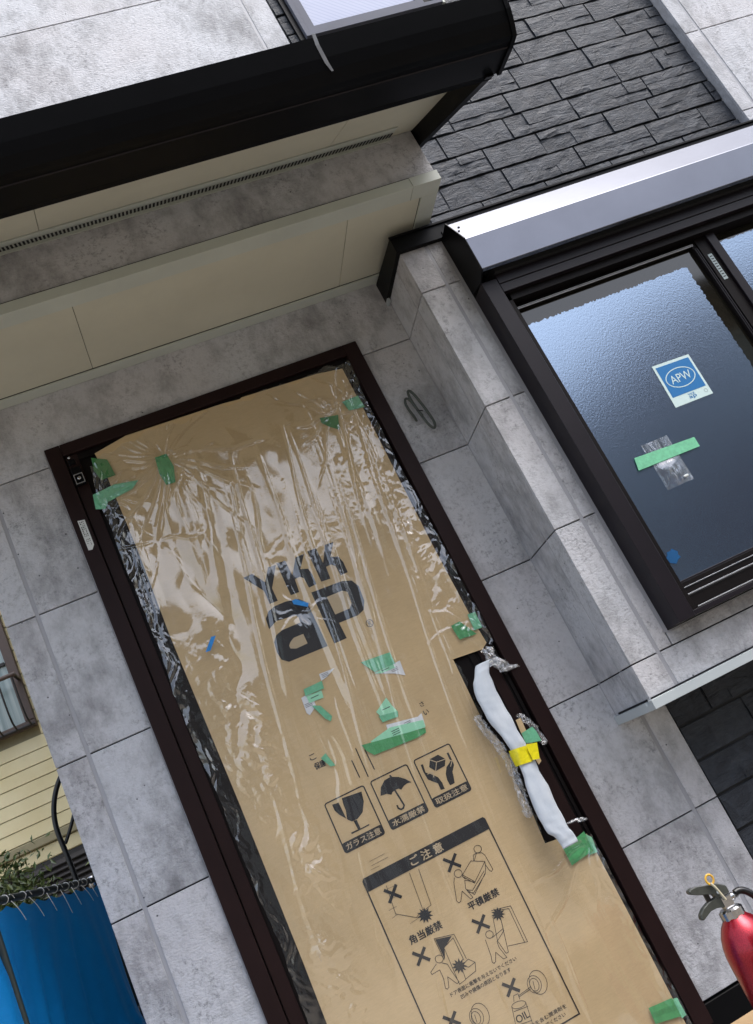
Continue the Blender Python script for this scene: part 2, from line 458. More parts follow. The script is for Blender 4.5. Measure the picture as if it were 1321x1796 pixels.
G = .0021
def panel(poly, parent=house, y0=0., y1=.014):
    return prism_y('siding_panel', poly, y0, y1, M['siding'], parent, .0012)
def rect(x0, x1, z0, z1): return [(x0, z0), (x1, z0), (x1, z1), (x0, z1)]
LEFT_SEAL, CORNER = -1.310, XL
for k in range(0, 13):
    z0, z1 = k * H5 + G, (k + 1) * H5 - G
    panel(rect(CORNER, LEFT_SEAL - .006, z0, z1))
    if k < 5:
        panel(rect(LEFT_SEAL + .006, -1.121, z0, z1))
        panel(rect(.003, XA + (.0 if k > 1 else .070), z0, z1))
        if k <= 1: panel(rect(.276, XB, z0, z1))
    elif k == 5:
        panel([(LEFT_SEAL + .006, z0), (-1.121, z0), (-1.121, 2.332), (.003, 2.332), (.003, z0), (XA, z0), (XA, z1), (LEFT_SEAL + .006, z1)])
    else:
        panel(rect(LEFT_SEAL + .006, .247, z0, z1)); panel(rect(.258, .354, z0, z1))
box('sealant_joint', LEFT_SEAL - .006, LEFT_SEAL + .006, .0022, .012, 0, 5.9, M['sealant'], house)
box('sealant_joint', .263, .276, .0022, .012, 0, .85, M['sealant'], house)
box('sealant_joint', .247, .258, .0022, .012, 2.75, 5.9, M['sealant'], house)
box('sealant_joint', -1.1215, -1.1175, .001, .012, 0, 2.332, M['sealant'], house)
box('sealant_joint', .0, .0035, .001, .012, 0, 2.332, M['sealant'], house)

# black slate tiles in courses, each tile a stack of split ledges
CH = H5 / 4
joints = {31: [.62, 1.24, 1.575], 30: [.60, 1.06, 1.365, 1.670], 29: [.48, .90, 1.243, 1.513, 1.763], 28: [.70, .93, 1.162, 1.525, 1.866],
 27: [.49, .795, 1.072, 1.305, 1.603, 1.819], 26: [.42, .703, 1.010, 1.324, 1.692], 25: [.55, .854, 1.105, 1.427, 1.650, 1.943],
 24: [.60, .879, 1.219, 1.570, 1.841], 23: [.50, .73, 1.02, 1.33, 1.69]}
def slate_tile(x0, x1, z0, z1, parent=house):
    bm = bmesh.new()
    h = z1 - z0; y = .016
    bm_box(bm, x0 - .0041, x1 + .0041, .0115, .0174, z0 + .001, z1 - .001)
    zs = [z0]
    cut = random.random()
    if cut < .55: zs += [z0 + h * random.uniform(.3, .68)]
    elif cut < .68: zs += [z0 + h * random.uniform(.24, .38), z0 + h * random.uniform(.56, .74)]
    zs += [z1]
    for r in range(len(zs) - 1):
        xs = [x0]
        w = x1 - x0
        if w > .14 and len(zs) > 2 and random.random() < .55: xs.append(x0 + w * random.uniform(.25, .75))
        xs.append(x1)
        for c in range(len(xs) - 1):
            a, b = xs[c], xs[c + 1]
            d = random.uniform(-.0022, .0018); nx = max(2, int((b - a) / .045))
            g = .0
            top, bot = [], []
            for i in range(nx + 1):
                t = i / nx; x = a + g + (b - a - 2 * g) * t
                jt = random.uniform(-.0022, .0022) if 0 < r + 1 < len(zs) - 1 else 0
                jb = random.uniform(-.0022, .0022) if r > 0 else 0
                yy = d + random.uniform(-.0024, .0024)
                top.append((x, .006 + yy, zs[r + 1] - g + jt)); bot.append((x, .006 + yy + random.uniform(-.003, .001), zs[r] + g + jb))
            mid = [((p_[0] + q[0]) / 2 + random.uniform(-.006, .006) * (0 < i < nx), (p_[1] + q[1]) / 2 - random.uniform(-.001, .0035), (p_[2] + q[2]) / 2 + random.uniform(-.004, .004)) for i, (p_, q) in enumerate(zip(top, bot))]
            rowsv = [[bm.verts.new((v_[0], .0165, v_[2])) for v_ in bot], [bm.verts.new(v_) for v_ in bot], [bm.verts.new(v_) for v_ in mid], [bm.verts.new(v_) for v_ in top], [bm.verts.new((v_[0], .0165, v_[2])) for v_ in top]]
            for u in range(4):
                for i in range(nx): bm.faces.new((rowsv[u][i], rowsv[u][i+1], rowsv[u+1][i+1], rowsv[u+1][i]))
            for e in (0, nx): bm.faces.new([rr[e] for rr in rowsv])
    return from_bm('slate_tile', bm, M['stone'], parent)
for row in list(range(0, 8)) + list(range(20, 52)):
    z0, z1 = row * CH + .0055, (row + 1) * CH - .0045
    right = 1.984
    if row in joints: js = joints[row][:]
    else:
        js = []; x = XB + random.uniform(.12, .3)
        while x < right - .1: js.append(x); x += random.uniform(.22, .36)
    if row == 4: js = [.575, .86, 1.2, 1.5, 1.8]
    xs = [XB + .002] + js + [right]
    for a, b in zip(xs, xs[1:]):
        if b - a < .01: continue
        slate_tile(a + .0042, b - .0042, z0, z1)

# pale column right of the slate
for k in range(5, 13):
    z0, z1 = k * H5 + G, (k + 1) * H5 - G
    box('siding_panel', 1.985, 2.052, -.037, .014, z0, z1, M['siding'], house, .0015)
    box('siding_panel', 2.064, 2.95, -.037, .014, z0, z1, M['siding'], house, .0015)
box('sealant_joint', 2.052, 2.064, -.034, .012, 2.4, 5.9, M['sealant'], house)
box('corner_trim', 1.9835, 1.990, -.030, .016, 2.4, 5.9, M['siding'], house)

# ---- upper window
uw = prism_y('upper_window', [(.398, 3.699), (1.075, 3.699), (1.075, 4.9), (.398, 4.9)], -.010, .0172, M['black_metal'], house, .001)
def frame_ring(name, x0, x1, z0, z1, w, y0, y1, material, parent, bev=.001):
    bm = bmesh.new()
    o = [(x0, z0), (x1, z0), (x1, z1), (x0, z1)]; i = [(x0+w, z0+w), (x1-w, z0+w), (x1-w, z1-w), (x0+w, z1-w)]
    vo = [[bm.verts.new((x, y, z)) for x, z in o] for y in (y0, y1)]; vi = [[bm.verts.new((x, y, z)) for x, z in i] for y in (y0, y1)]
    for a in range(4):
        b_ = (a + 1) % 4
        bm.faces.new((vo[0][a], vo[0][b_], vi[0][b_], vi[0][a])); bm.faces.new((vo[1][a], vi[1][a], vi[1][b_], vo[1][b_]))
        bm.faces.new((vo[0][a], vo[1][a], vo[1][b_], vo[0][b_])); bm.faces.new((vi[0][a], vi[0][b_], vi[1][b_], vi[1][a]))
    if bev: bmesh.ops.bevel(bm, geom=bm.edges[:], offset=bev, segments=1, affect='EDGES')
    return from_bm(name, bm, material, parent)
frame_ring('outer_frame', .422, 1.050, 3.694, 4.88, .020, -.030, -.010, M['upvc'], uw)
frame_ring('sash_frame', .444, .975, 3.712, 4.85, .032, -.024, -.0102, M['upvc'], uw)
box('pane', .474, .947, -.016, -.0105, 3.742, 4.82, M['upper_glass'], uw)
box('side_trim', 1.052, 1.062, -.028, -.010, 3.69, 4.88, M['trim'], uw, .001)

# ---- bay window
D_ = -.279
bay = box('bay_window', XA + .010, 2.56, D_ + .014, 0.017, .785, 2.50, M['backing'], house)
def bay_front(x0, x1, z0, z1): return box('siding_panel', x0, x1, D_, D_ + .0135, z0, z1, M['siding'], bay, .0012)
def bay_side(y0, y1, z0, z1): return box('siding_panel', XA, XA + .0095, y0, y1, z0, z1, M['siding'], bay, .001)
zb = [.790, .91, 1.365, 1.82, 2.275, 2.50]
for a, b_ in zip(zb, zb[1:]):
    a2 = a + G if a != .79 else a; b2 = b_ - G
    box('siding_panel', XA, .2835, D_, D_ + .0135, a2, b2, M['siding'], bay, .0012)
    bay_side(D_ + .0137, -.187, a2, b2)
    bay_side(-.181, -.003, a2, b2)
    if a >= .91: bay_front(.296, .3385, a2, b2)
bay_front(.296, 2.56, .790, .91 - G)
bay_front(.343, 2.56, .91 + G, .9495)
box('sealant_joint', .2835, .296, D_ + .002, D_ + .012, .79, 2.44, M['sealant'], bay)
box('sealant_joint', .3385, .3515, D_ + .0012, D_ + .012, .952, 2.44, M['sealant'], bay)
box('sealant_joint', .343, 2.3, D_ - .0005, D_ + .012, .9497, .9535, M['sealant'], bay)
box('sealant_joint', XA + .0012, XA + .009, -.187, -.181, .79, 2.44, M['sealant'], bay)
box('sealant_joint', XA - .001, XA + .005, -.0035, .001, .79, 2.44, M['sealant'], bay)
# drip trim under the bay
prism_x('drip_trim', [(-.304, .772), (-.304, .7995), (-.279, .8015), (-.279, .7895), (-.26, .7895), (-.26, .772)], .183, 2.58, M['drip'], bay, .0008)
box('drip_trim', .183, .1925, -.2585, -.001, .772, .7995, M['drip'], bay, .0008)
box('drip_gap', .196, 2.56, -.284, -.262, .8005, .8065, M['groove'], bay)
box('drip_gap', .1905, .1960, -.262, -.03, .8005, .8065, M['groove'], bay)
box('underside', .196, 2.56, -.2595, -.002, .776, .7845, M['soffit'], bay)
# top flashing
prism_x('top_flashing', [(-.298, 2.440), (-.298, 2.500), (-.015, 2.524), (.012, 2.524), (.012, 2.440)], .178, 2.6, M['black_metal'], bay, .0012)
box('flashing_lip', .174, 2.6, -.3045, -.2985, 2.494, 2.502, M['black_metal'], bay, .0008)
box('flashing_foot', .176, .186, -.034, -.001, 2.425, 2.4395, M['drip'], bay, .001)
# shutter housing
prism_x('shutter_housing', [(-.280, 2.236), (-.280, 2.452), (-.357, 2.442), (-.420, 2.333), (-.417, 2.211), (-.404, 2.206), (-.385, 2.226)], .3545, 2.3, M['shutter'], bay, .0014)
prism_x('housing_cap', [(-.2802, 2.205), (-.2802, 2.437), (-.362, 2.4465), (-.425, 2.334), (-.421, 2.206), (-.370, 2.190)], .3495, .3540, M['black_metal'], bay, .0008)
box('housing_backflash', .356, 2.3, -.302, -.2805, 2.4375, 2.462, M['black_metal'], bay, .001)
lathe('screw', [(.0005, 0), (.0042, 0), (.0042, .004), (.0005, .005)], 0, 0, M['screw'], bay, 12)
sc = bpy.data.objects[-1] if False else [o for o in bay.children if o.name.startswith('screw')][0]
sc.location = (.372, -.388, 2.398); sc.rotation_euler = (math.radians(60), 0, 0)
# window frame set into the bay
FY = -.366
wf = prism_y('window_frame', [(.3515, .955), (.408, .955), (.408, 2.19), (.3515, 2.19)], FY, D_ - .0005, M['window_frame'], bay, .0012)
box('frame_head', .4095, 2.3, FY, -.2795, 2.168, 2.2035, M['window_frame'], bay, .001)
box('frame_head', .4095, 2.3, FY + .001, -.2795, 2.135, 2.1655, M['window_frame'], bay, .001)
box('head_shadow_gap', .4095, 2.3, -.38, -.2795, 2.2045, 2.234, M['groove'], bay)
box('head_track', .4085, 2.3, -.345, -.2795, 2.108, 2.1345, M['frame_dark'], bay)
box('jamb_reveal', .4085, .433, -.345, -.2795, .97, 2.134, M['frame_dark'], bay, .001)
box('jamb_reveal', 2.24, 2.3, -.345, -.2795, .97, 2.134, M['frame_dark'], bay, .001)
box('frame_sill', .4085, 2.3, -.360, -.2795, .9560, .9700, M['window_frame'], bay, .0008)
for z, y, h in ((.9725, -.358, .0035), (1.016, -.338, .0042), (1.040, -.325, .0024)):
    box('sill_lip', .4338, 2.239, y, y + .003, z, z + h, M['shine'], bay, .0006)
box('sill_step', .4338, 2.239, -.333, -.2795, .9705, 1.014, M['frame_dark'], bay, .001)
box('sill_step', .4338, 2.239, -.322, -.2795, 1.0145, 1.039, M['frame_dark'], bay, .001)
# left sash: glass recessed, clear strip round the obscure field
sash = frame_ring('sash', .4338, 1.178, 1.041, 2.105, .018, -.306, -.2800, M['frame_dark'], bay, .0008)
box('pane_edge', .4525, 1.1595, -.2925, -.2890, 1.0595, 2.0865, M['clear_edge'], bay)
def rough_pane(name, x0, x1, z0, z1, parent, sides):
    pts = []
    def edge(a, b_, n, rough):
        for i in range(n):
            t = i / n; j = random.uniform(-.0045, .0025) if rough else 0
            x = a[0] + (b_[0] - a[0]) * t; z = a[1] + (b_[1] - a[1]) * t
            if a[1] == b_[1]: z += j
            else: x += j
            pts.append((x, z))
    edge((x0, z0), (x1, z0), 2, False); edge((x1, z0), (x1, z1), 150 if 'r' in sides else 2, 'r' in sides)
    edge((x1, z1), (x0, z1), 130, True); edge((x0, z1), (x0, z0), 2, False)
    return prism_y(name, pts, -.2945, -.2926, M['obscure'], parent)
rough_pane('pane', .4535, 1.105, 1.060, 2.028, bay, 'r')
box('glazing_bead', .452, 1.16, -.2985, -.2930, 1.0592, 1.066, M['window_frame'], bay, .001)
box('track_bead', .436, 1.165, -.312, -.3065, 2.086, 2.0885, M['shine'], bay, .0005)
box('track_bead', .436, 1.165, -.314, -.3065, 2.0905, 2.0925, M['shine'], bay, .0005)
# meeting stile and right sash
box('meeting_stile', 1.1785, 1.223, -.3120, -.2800, 1.041, 2.107, M['frame_dark'], bay, .001)
box('meeting_stile', 1.2235, 1.257, -.322, -.2800, 1.041, 2.107, M['window_frame'], bay, .001)
box('stile_bead', 1.1625, 1.167, -.3105, -.3065, 1.06, 2.075, M['window_frame'], bay, .0008)
box('stile_bead', 1.170, 1.1745, -.3105, -.3065, 1.06, 2.075, M['window_frame'], bay, .0008)
box('pane_edge', 1.2575, 2.23, -.2895, -.286, 1.0595, 2.106, M['clear_edge'], bay)
rough_pane('pane', 1.2582, 2.22, 1.060, 2.075, bay, '')
st = box('stile_label', 1.192, 1.209, -.3128, -.3122, 1.925, 2.035, M['grey_print'], bay)
fill_polys('label_text', [rect(1.195, 1.206, z, z + .004) for z in np.arange(1.935, 2.03, .011)], -.3134, M['ink'], st)

# ---- entrance canopy
can = box('entrance_canopy', -1.62, .351, -.4635, -.001, 2.560, 2.80, M['backing'], house)
for a, b_ in ((-1.62, .353),):
    box('siding_panel', a, b_, -.475, -.4637, 2.575, 2.800, M['siding'], can, .001)
box('siding_panel', .3515, .3545, -.4635, -.001, 2.575, 3.0, M['siding'], can)
box('drip_gap', -1.62, .353, -.4785, -.4640, 2.5665, 2.5745, M['groove'], can)
# lower soffit with joints
for a, b_ in ((-1.62, -.8758), (-.8742, .0292), (.0308, .292)):
    box('soffit_panel', a, b_, -.4215, -.0555, 2.5365, 2.545, M['soffit'], can, .001)
prism_x('front_trim', [(-.488, 2.5305), (-.488, 2.566), (-.470, 2.566), (-.470, 2.5365), (-.4225, 2.5365), (-.4225, 2.5305)], -1.62, .252, M['trim'], can, .0008)
prism_x('front_trim', [(-.4895, 2.5292), (-.4895, 2.5665), (-.470, 2.5665), (-.470, 2.5365), (-.4225, 2.5365), (-.4225, 2.5292)], .2525, .354, M['trim'], can, .0008)
box('side_trim', .293, .354, -.4220, -.001, 2.5300, 2.5363, M['trim'], can, .0008)
box('wall_trim', -1.62, .2925, -.0525, -.0008, 2.5305, 2.5363, M['trim'], can, .0008)
# sloping eave
def sl(y): return 2.978 + .48 * y
def slab(name, x0, x1, y0, y1, dz0, dz1, material, parent=can, bev=.0008):
    return prism_x(name, [(y0, sl(y0) + dz0), (y0, sl(y0) + dz1), (y1, sl(y1) + dz1), (y1, sl(y1) + dz0)], x0, x1, material, parent, bev)
for a, b_ in ((-1.62, -.8858), (-.8842, .0322), (.0338, .3585)):
    slab('soffit_panel', a, b_, -.940, -.5690, 0, .008, M['soffit'])
slab('soffit_panel', .272, .3585, -.5685, -.4755, .0005, .008, M['soffit'])
vent = slab('soffit_vent', -1.62, .270, -.5655, -.4755, -.004, .005, M['trim'])
bm = bmesh.new()
x = -1.6
while x < .262:
    y0, y1 = -.528, -.486
    vs = [bm.verts.new(c) for c in ((x, y0, sl(y0) - .0062), (x + .0068, y0, sl(y0) - .0062), (x + .0093, y1, sl(y1) - .0062), (x + .0025, y1, sl(y1) - .0062))]
    bm.faces.new(vs); x += .0120
o = from_bm('vent_slots', bm, M['groove'], vent); o['kind'] = 'stuff'
slab('vent_lip', -1.62, .270, -.4835, -.4757, -.016, -.0045, M['trim'], vent, .0005)
slab('barge_board', .3590, .384, -.965, -.30, -.062, .05, M['black_metal'])
slab('roof_sheet', -1.62, .386, -.99, -.10, .052, .066, M['black_metal'])
box('fascia', -1.62, .3855, -.958, -.9405, 2.462, 2.59, M['black_metal'], can, .001)
box('fascia', -1.62, .3855, -.9395, -.9305, 2.4745, 2.53, M['black_metal'], can, .0008)
GP = [(-.9585, 2.462), (-1.052, 2.450), (-1.078, 2.447), (-1.095, 2.447), (-1.116, 2.474), (-1.130, 2.500), (-1.150, 2.548), (-1.146, 2.550), (-1.120, 2.500), (-1.09, 2.456), (-.9585, 2.470)]
gut = prism_x('gutter', GP, -1.62, .398, M['black_metal'], can)
prism_x('gutter_ridge', [(-1.060, 2.4478), (-1.057, 2.4455), (-1.054, 2.4483)], -1.62, .396, M['window_frame'], gut)
for i in range(4):
    t0 = .15 + i * .23
    yy, zz = -1.095 - .055 * t0, 2.447 + .101 * t0
prism_x('gutter_end', [(-.953, 2.458), (-1.056, 2.444), (-1.098, 2.4425), (-1.1195, 2.473), (-1.134, 2.499), (-1.157, 2.562), (-1.146, 2.575), (-1.02, 2.575), (-.953, 2.54)], .3985, .412, M['black_metal'], gut, .001)
box('eave_return', .386, .402, -.957, -.9305, 2.478, 2.489, M['trim'], can, .001)

# ---- entrance door
door = prism_y('entrance_door', [(-1.062, -.05), (-.062, -.05), (-.062, 2.292), (-1.062, 2.292)], .0, .0165, M['frame_dark'], house)
frame_bits = [(-1.1175, -1.068, -.05, 2.329, -.020), (-.0535, .0, -.05, 2.329, -.020)]
for a, b_, c_, d_, y_ in frame_bits: box('door_frame', a, b_, y_, .0165, c_, d_, M['frame'], door, .0015)
box('door_frame', -1.0675, -.0540, -.020, .0165, 2.287, 2.329, M['frame'], door, .0015)
box('inner_frame', -1.0645, -1.026, -.010, -.0005, -.05, 2.285, M['frame'], door, .001)
box('inner_frame', -.0715, -.0600, -.006, -.0005, -.05, 2.285, M['frame_dark'], door, .001)
box('inner_frame', -1.032, -.0725, -.008, -.0005, 2.262, 2.285, M['frame_dark'], door, .001)
box('door_stile', -.1165, -.0800, -.0075, -.0005, -.05, 2.25, M['frame'], door, .0015)
box('door_stile', -.1500, -.1300, -.0055, -.0005, -.05, 2.25, M['frame_dark'], door, .0015)
# hinge closer at the top left corner
cl = box('hinge_bracket', -1.062, -1.030, -.030, -.0205, 2.165, 2.232, M['black_metal'], door, .003, 2)
box('hinge_pin', -1.060, -1.038, -.040, -.0305, 2.238, 2.256, M['black_metal'], cl, .004, 2)
frame_ring('hinge_plate', -1.0605, -1.0315, 2.170, 2.205, .0022, -.0325, -.0302, M['shine'], cl, 0)
s_ = lathe('hinge_screw', [(.0008, 0), (.0062, 0), (.0058, .003), (.002, .0034)], 0, 0, M['chrome'], cl, 16); s_.location = (-1.046, -.0302, 2.189); s_.rotation_euler = (math.radians(90), 0, 0)
s_ = lathe('hinge_screw', [(.0005, 0), (.0050, 0), (.0045, .004), (.001, .0056)], 0, 0, M['chrome'], cl, 14); s_.location = (-1.0525, -.0405, 2.262); s_.rotation_euler = (math.radians(90), 0, 0)
lb = prism_y('rating_label', [(-1.100, 2.056), (-1.078, 2.052), (-1.079, 1.962), (-1.089, 1.948), (-1.101, 1.950)], -.0208, -.0202, M['label_white'], door)
dots = []
for z in np.arange(1.965, 2.048, .0062):
    for x in (-1.0965, -1.0915, -1.0865):
        if random.random() < .72: dots.append(rect(x, x + random.uniform(.0018, .0036), z, z + random.uniform(.0015, .0042)))
fill_polys('label_text', dots, -.0214, M['ink'], lb)
# handle under the wrap
hb = tube('door_handle', [(-.170, -.055, .62), (-.170, -.055, 1.05)], .012, M['black_metal'], door)
box('handle_foot', -.180, -.160, -.055, -.001, .640, .665, M['black_metal'], hb, .002)
box('handle_foot', -.180, -.160, -.055, -.001, 1.005, 1.030, M['black_metal'], hb, .002)

# ------------------------------------------------------------------ cardboard
CUT = [(-0.1001, 1.1625), (-0.2023, 1.1725), (-0.205, 1.0211), (-0.207, 0.9491), (-0.1865, 0.8916), (-0.1844, 0.8205), (-0.1999, 0.769), (-0.1965, 0.6626), (-0.2035, 0.5705), (-0.165, 0.5655), (-0.1515, 0.5387), (-0.1299, 0.5361)]
top = [(-.973, 2.262), (-.86, 2.285), (-.70, 2.281), (-.52, 2.276), (-.463, 2.270), (-.455, 2.274), (-.32, 2.268), (-.18, 2.262), (-.088, 2.248)]
right_hi = [(-.086, 2.0), (-.088, 1.79), (-.090, 1.53), (-.086, 1.27), (-.079, 1.176)]
cb_poly = top + right_hi + CUT + [(-.075, .540), (-.073, .30), (-.073, -.045), (-.985, -.045), (-.972, .60), (-.969, 1.05), (-.971, 1.60), (-.963, 1.90), (-.964, 2.16)]
cb = prism_y('cardboard_sheet', cb_poly[::-1], -.0112, -.0082, M['kraft'])
tag(cb, 'tall brown cardboard sheet with black logo and warning pictograms covering the entrance door', 'cardboard')
YP = -.0120
LOGO = [[(-0.6967, 1.6789), (-0.6666, 1.6802), (-0.6393, 1.6382), (-0.6121, 1.6801), (-0.5851, 1.6777), (-0.6275, 1.611), (-0.6269, 1.5667), (-0.6543, 1.5672), (-0.6537, 1.6133)], [(-0.5824, 1.6811), (-0.5529, 1.6796), (-0.5517, 1.6249), (-0.5178, 1.6763), (-0.4888, 1.6758), (-0.5202, 1.6336), (-0.4967, 1.6253), (-0.4925, 1.6023), (-0.4939, 1.5681), (-0.5199, 1.5664), (-0.5219, 1.6014), (-0.5326, 1.6113), (-0.5497, 1.6096), (-0.554, 1.5658), (-0.5824, 1.5665)], [(-0.4757, 1.6795), (-0.4455, 1.6786), (-0.4448, 1.6234), (-0.414, 1.6772), (-0.3843, 1.6759), (-0.4148, 1.6331), (-0.3907, 1.624), (-0.3842, 1.6018), (-0.385, 1.5641), (-0.4109, 1.5635), (-0.4126, 1.5987), (-0.4244, 1.6092), (-0.4419, 1.6075), (-0.4452, 1.5666), (-0.4759, 1.5688)], [(-0.6877, 1.4937), (-0.684, 1.528), (-0.6681, 1.5464), (-0.6432, 1.5546), (-0.6063, 1.5544), (-0.5663, 1.5465), (-0.549, 1.5292), (-0.5444, 1.5046), (-0.5439, 1.3712), (-0.6725, 1.3748), (-0.6911, 1.3905), (-0.6947, 1.4168), (-0.69, 1.4489), (-0.6763, 1.4666), (-0.6521, 1.4747), (-0.5909, 1.4741), (-0.5895, 1.4913), (-0.5949, 1.5013), (-0.657, 1.5084)], [(-0.5202, 1.549), (-0.4158, 1.5445), (-0.3855, 1.5339), (-0.3724, 1.5071), (-0.377, 1.4568), (-0.3913, 1.4306), (-0.4157, 1.4221), (-0.4805, 1.4238), (-0.4791, 1.3699), (-0.5215, 1.3699)]]
lg = fill_polys('logo_print', LOGO, YP, M['ink'], cb)
fill_polys('logo_counter', [[(-0.6437, 1.4295), (-0.6297, 1.4377), (-0.5975, 1.4371), (-0.5973, 1.4044), (-0.6356, 1.4034), (-0.6519, 1.4107), (-0.6523, 1.4209)], [(-0.4812, 1.5156), (-0.4282, 1.5151), (-0.4141, 1.5044), (-0.4178, 1.465), (-0.4298, 1.4528), (-0.4802, 1.4531)]], YP - .0003, M['kraft_print'], lg)
rt = lettering('registered_mark', 'R', -.3975, -.3880, 1.3838, .0135, YP, M['ink'], cb, .01)
ring = [(-.3930 + .0112 * math.cos(t), 1.3838 + .0112 * math.sin(t)) for t in np.linspace(0, 2 * math.pi, 25)]
ribbons('mark_ring', [ring], .0018, YP, M['ink'], rt)
def rr(x0, x1, z0, z1, r=.007):
    p_ = []
    for cx, cz, a0 in ((x1-r, z1-r, 0), (x0+r, z1-r, 90), (x0+r, z0+r, 180), (x1-r, z0+r, 270)):
        for k in range(5):
            a = math.radians(a0 + 22.5 * k); p_.append((cx + r*math.cos(a), cz + r*math.sin(a)))
    return p_
def icon(x0, x1, s, name):
    z0, z1 = .7995, .9480
    o = rr(x0, x1, z0, z1); o.append(o[0])
    f = ribbons(name, [o], .0036, YP, M['ink'], cb)
    fill_polys('caption_bar', [rr(x0, x1, z0, .8275, .006)], YP - .00025, M['ink'], f)
    lettering('caption', s, x0 + .008, x1 - .008, .8135, .0185, YP - .0004, M['kraft_print'], f, .02)
    return f
f1 = icon(-.7475, -.6215, 'ガラス注意', 'fragile_pictogram')
f2 = icon(-.5985, -.4775, '水濡厳禁', 'umbrella_pictogram')
f3 = icon(-.4540, -.3325, '取扱注意', 'handling_pictogram')
fill_polys('goblet', [[(-0.7276, 0.9375), (-0.7078, 0.9349), (-0.7061, 0.8845), (-0.7194, 0.9021), (-0.7275, 0.9193)], [(-0.694, 0.9419), (-0.6338, 0.9345), (-0.6394, 0.9066), (-0.6553, 0.8805), (-0.6762, 0.8703), (-0.6951, 0.8707), (-0.7048, 0.8819), (-0.6979, 0.9054), (-0.6972, 0.9242)], [(-0.69, 0.8707), (-0.6801, 0.8684), (-0.6799, 0.8422), (-0.6528, 0.8431), (-0.6527, 0.8393), (-0.7097, 0.8393), (-0.7101, 0.8438), (-0.6879, 0.8432)]], YP - .0001, M['ink'], f1)
fill_polys('umbrella', [[(-0.5878, 0.8994), (-0.5765, 0.9208), (-0.5582, 0.9343), (-0.5395, 0.9354), (-0.5395, 0.9408), (-0.5345, 0.9405), (-0.5328, 0.9333), (-0.5159, 0.9254), (-0.4995, 0.9113), (-0.4871, 0.8952), (-0.501, 0.8978), (-0.5124, 0.8957), (-0.5246, 0.8888), (-0.5298, 0.8951), (-0.5397, 0.8958), (-0.5512, 0.8934), (-0.5572, 0.8885), (-0.5686, 0.8967)]], YP - .0001, M['ink'], f2)
ribbons('umbrella_handle', [[(-0.5425, 0.8976), (-0.5385, 0.869), (-0.5359, 0.846), (-0.5414, 0.8399), (-0.549, 0.8391), (-0.5552, 0.8454), (-0.5552, 0.8536)]], .0048, YP - .0001, M['ink'], f2)
fill_polys('hands_and_box', [[(-0.4064, 0.9316), (-0.3783, 0.9326), (-0.3634, 0.9117), (-0.3743, 0.8947), (-0.4065, 0.8928), (-0.4192, 0.9116)], [(-0.4396, 0.9285), (-0.4326, 0.9268), (-0.4361, 0.902), (-0.4232, 0.8911), (-0.4081, 0.8741), (-0.4037, 0.8548), (-0.405, 0.8358), (-0.4171, 0.838), (-0.4162, 0.8582), (-0.4388, 0.8811), (-0.4415, 0.907)], [(-0.3524, 0.9257), (-0.3462, 0.9253), (-0.3467, 0.8954), (-0.3474, 0.8857), (-0.3611, 0.8696), (-0.3643, 0.8562), (-0.37, 0.8381), (-0.3855, 0.8379), (-0.3866, 0.8542), (-0.3826, 0.8722), (-0.3712, 0.8893), (-0.3564, 0.8974), (-0.3525, 0.9006)]], YP - .0001, M['ink'], f3)
ribbons('highlight_lines', [[(-0.4094, 0.931), (-0.3925, 0.9151), (-0.363, 0.9115)], [(-0.3925, 0.9151), (-0.4074, 0.8921)], [(-0.4326, 0.8955), (-0.4163, 0.8943), (-0.4196, 0.8795)], [(-0.3575, 0.9054), (-0.3478, 0.8984), (-0.359, 0.8861)]], .0022, YP - .0006, M['kraft_print'], f3)
# caution panel
cpn = ribbons('caution_panel', [[(-.735, .69), (-.735, .1395), (-.3355, .1395), (-.3355, .69)]], .0040, YP, M['ink'], cb)
fill_polys('title_bar', [[(-.737, .6785), (-.3335, .6785), (-.3335, .710), (-.339, .7165), (-.731, .7165), (-.737, .710)]], YP - .00025, M['ink'], cpn)
lettering('title', 'ご 注 意', -.589, -.485, .6975, .0265, YP - .0005, M['kraft_print'], cpn, .03)
ribbons('cross_marks', [[(-0.4975, 0.627), (-0.4612, 0.6595)], [(-0.4966, 0.6607), (-0.4622, 0.6256)], [(-0.689, 0.6281), (-0.6548, 0.66)], [(-0.6889, 0.6612), (-0.655, 0.6268)], [(-0.4972, 0.4479), (-0.4617, 0.4786)], [(-0.4964, 0.4804), (-0.4626, 0.446)], [(-0.6874, 0.449), (-0.6538, 0.479)], [(-0.6873, 0.4808), (-0.654, 0.4471)], [(-0.4959, 0.2684), (-0.461, 0.2972)], [(-0.4951, 0.2996), (-0.462, 0.266)], [(-0.6824, 0.2707), (-0.6494, 0.299)], [(-0.6822, 0.3013), (-0.6497, 0.2683)]], .0088, YP - .0001, M['ink'], cpn)
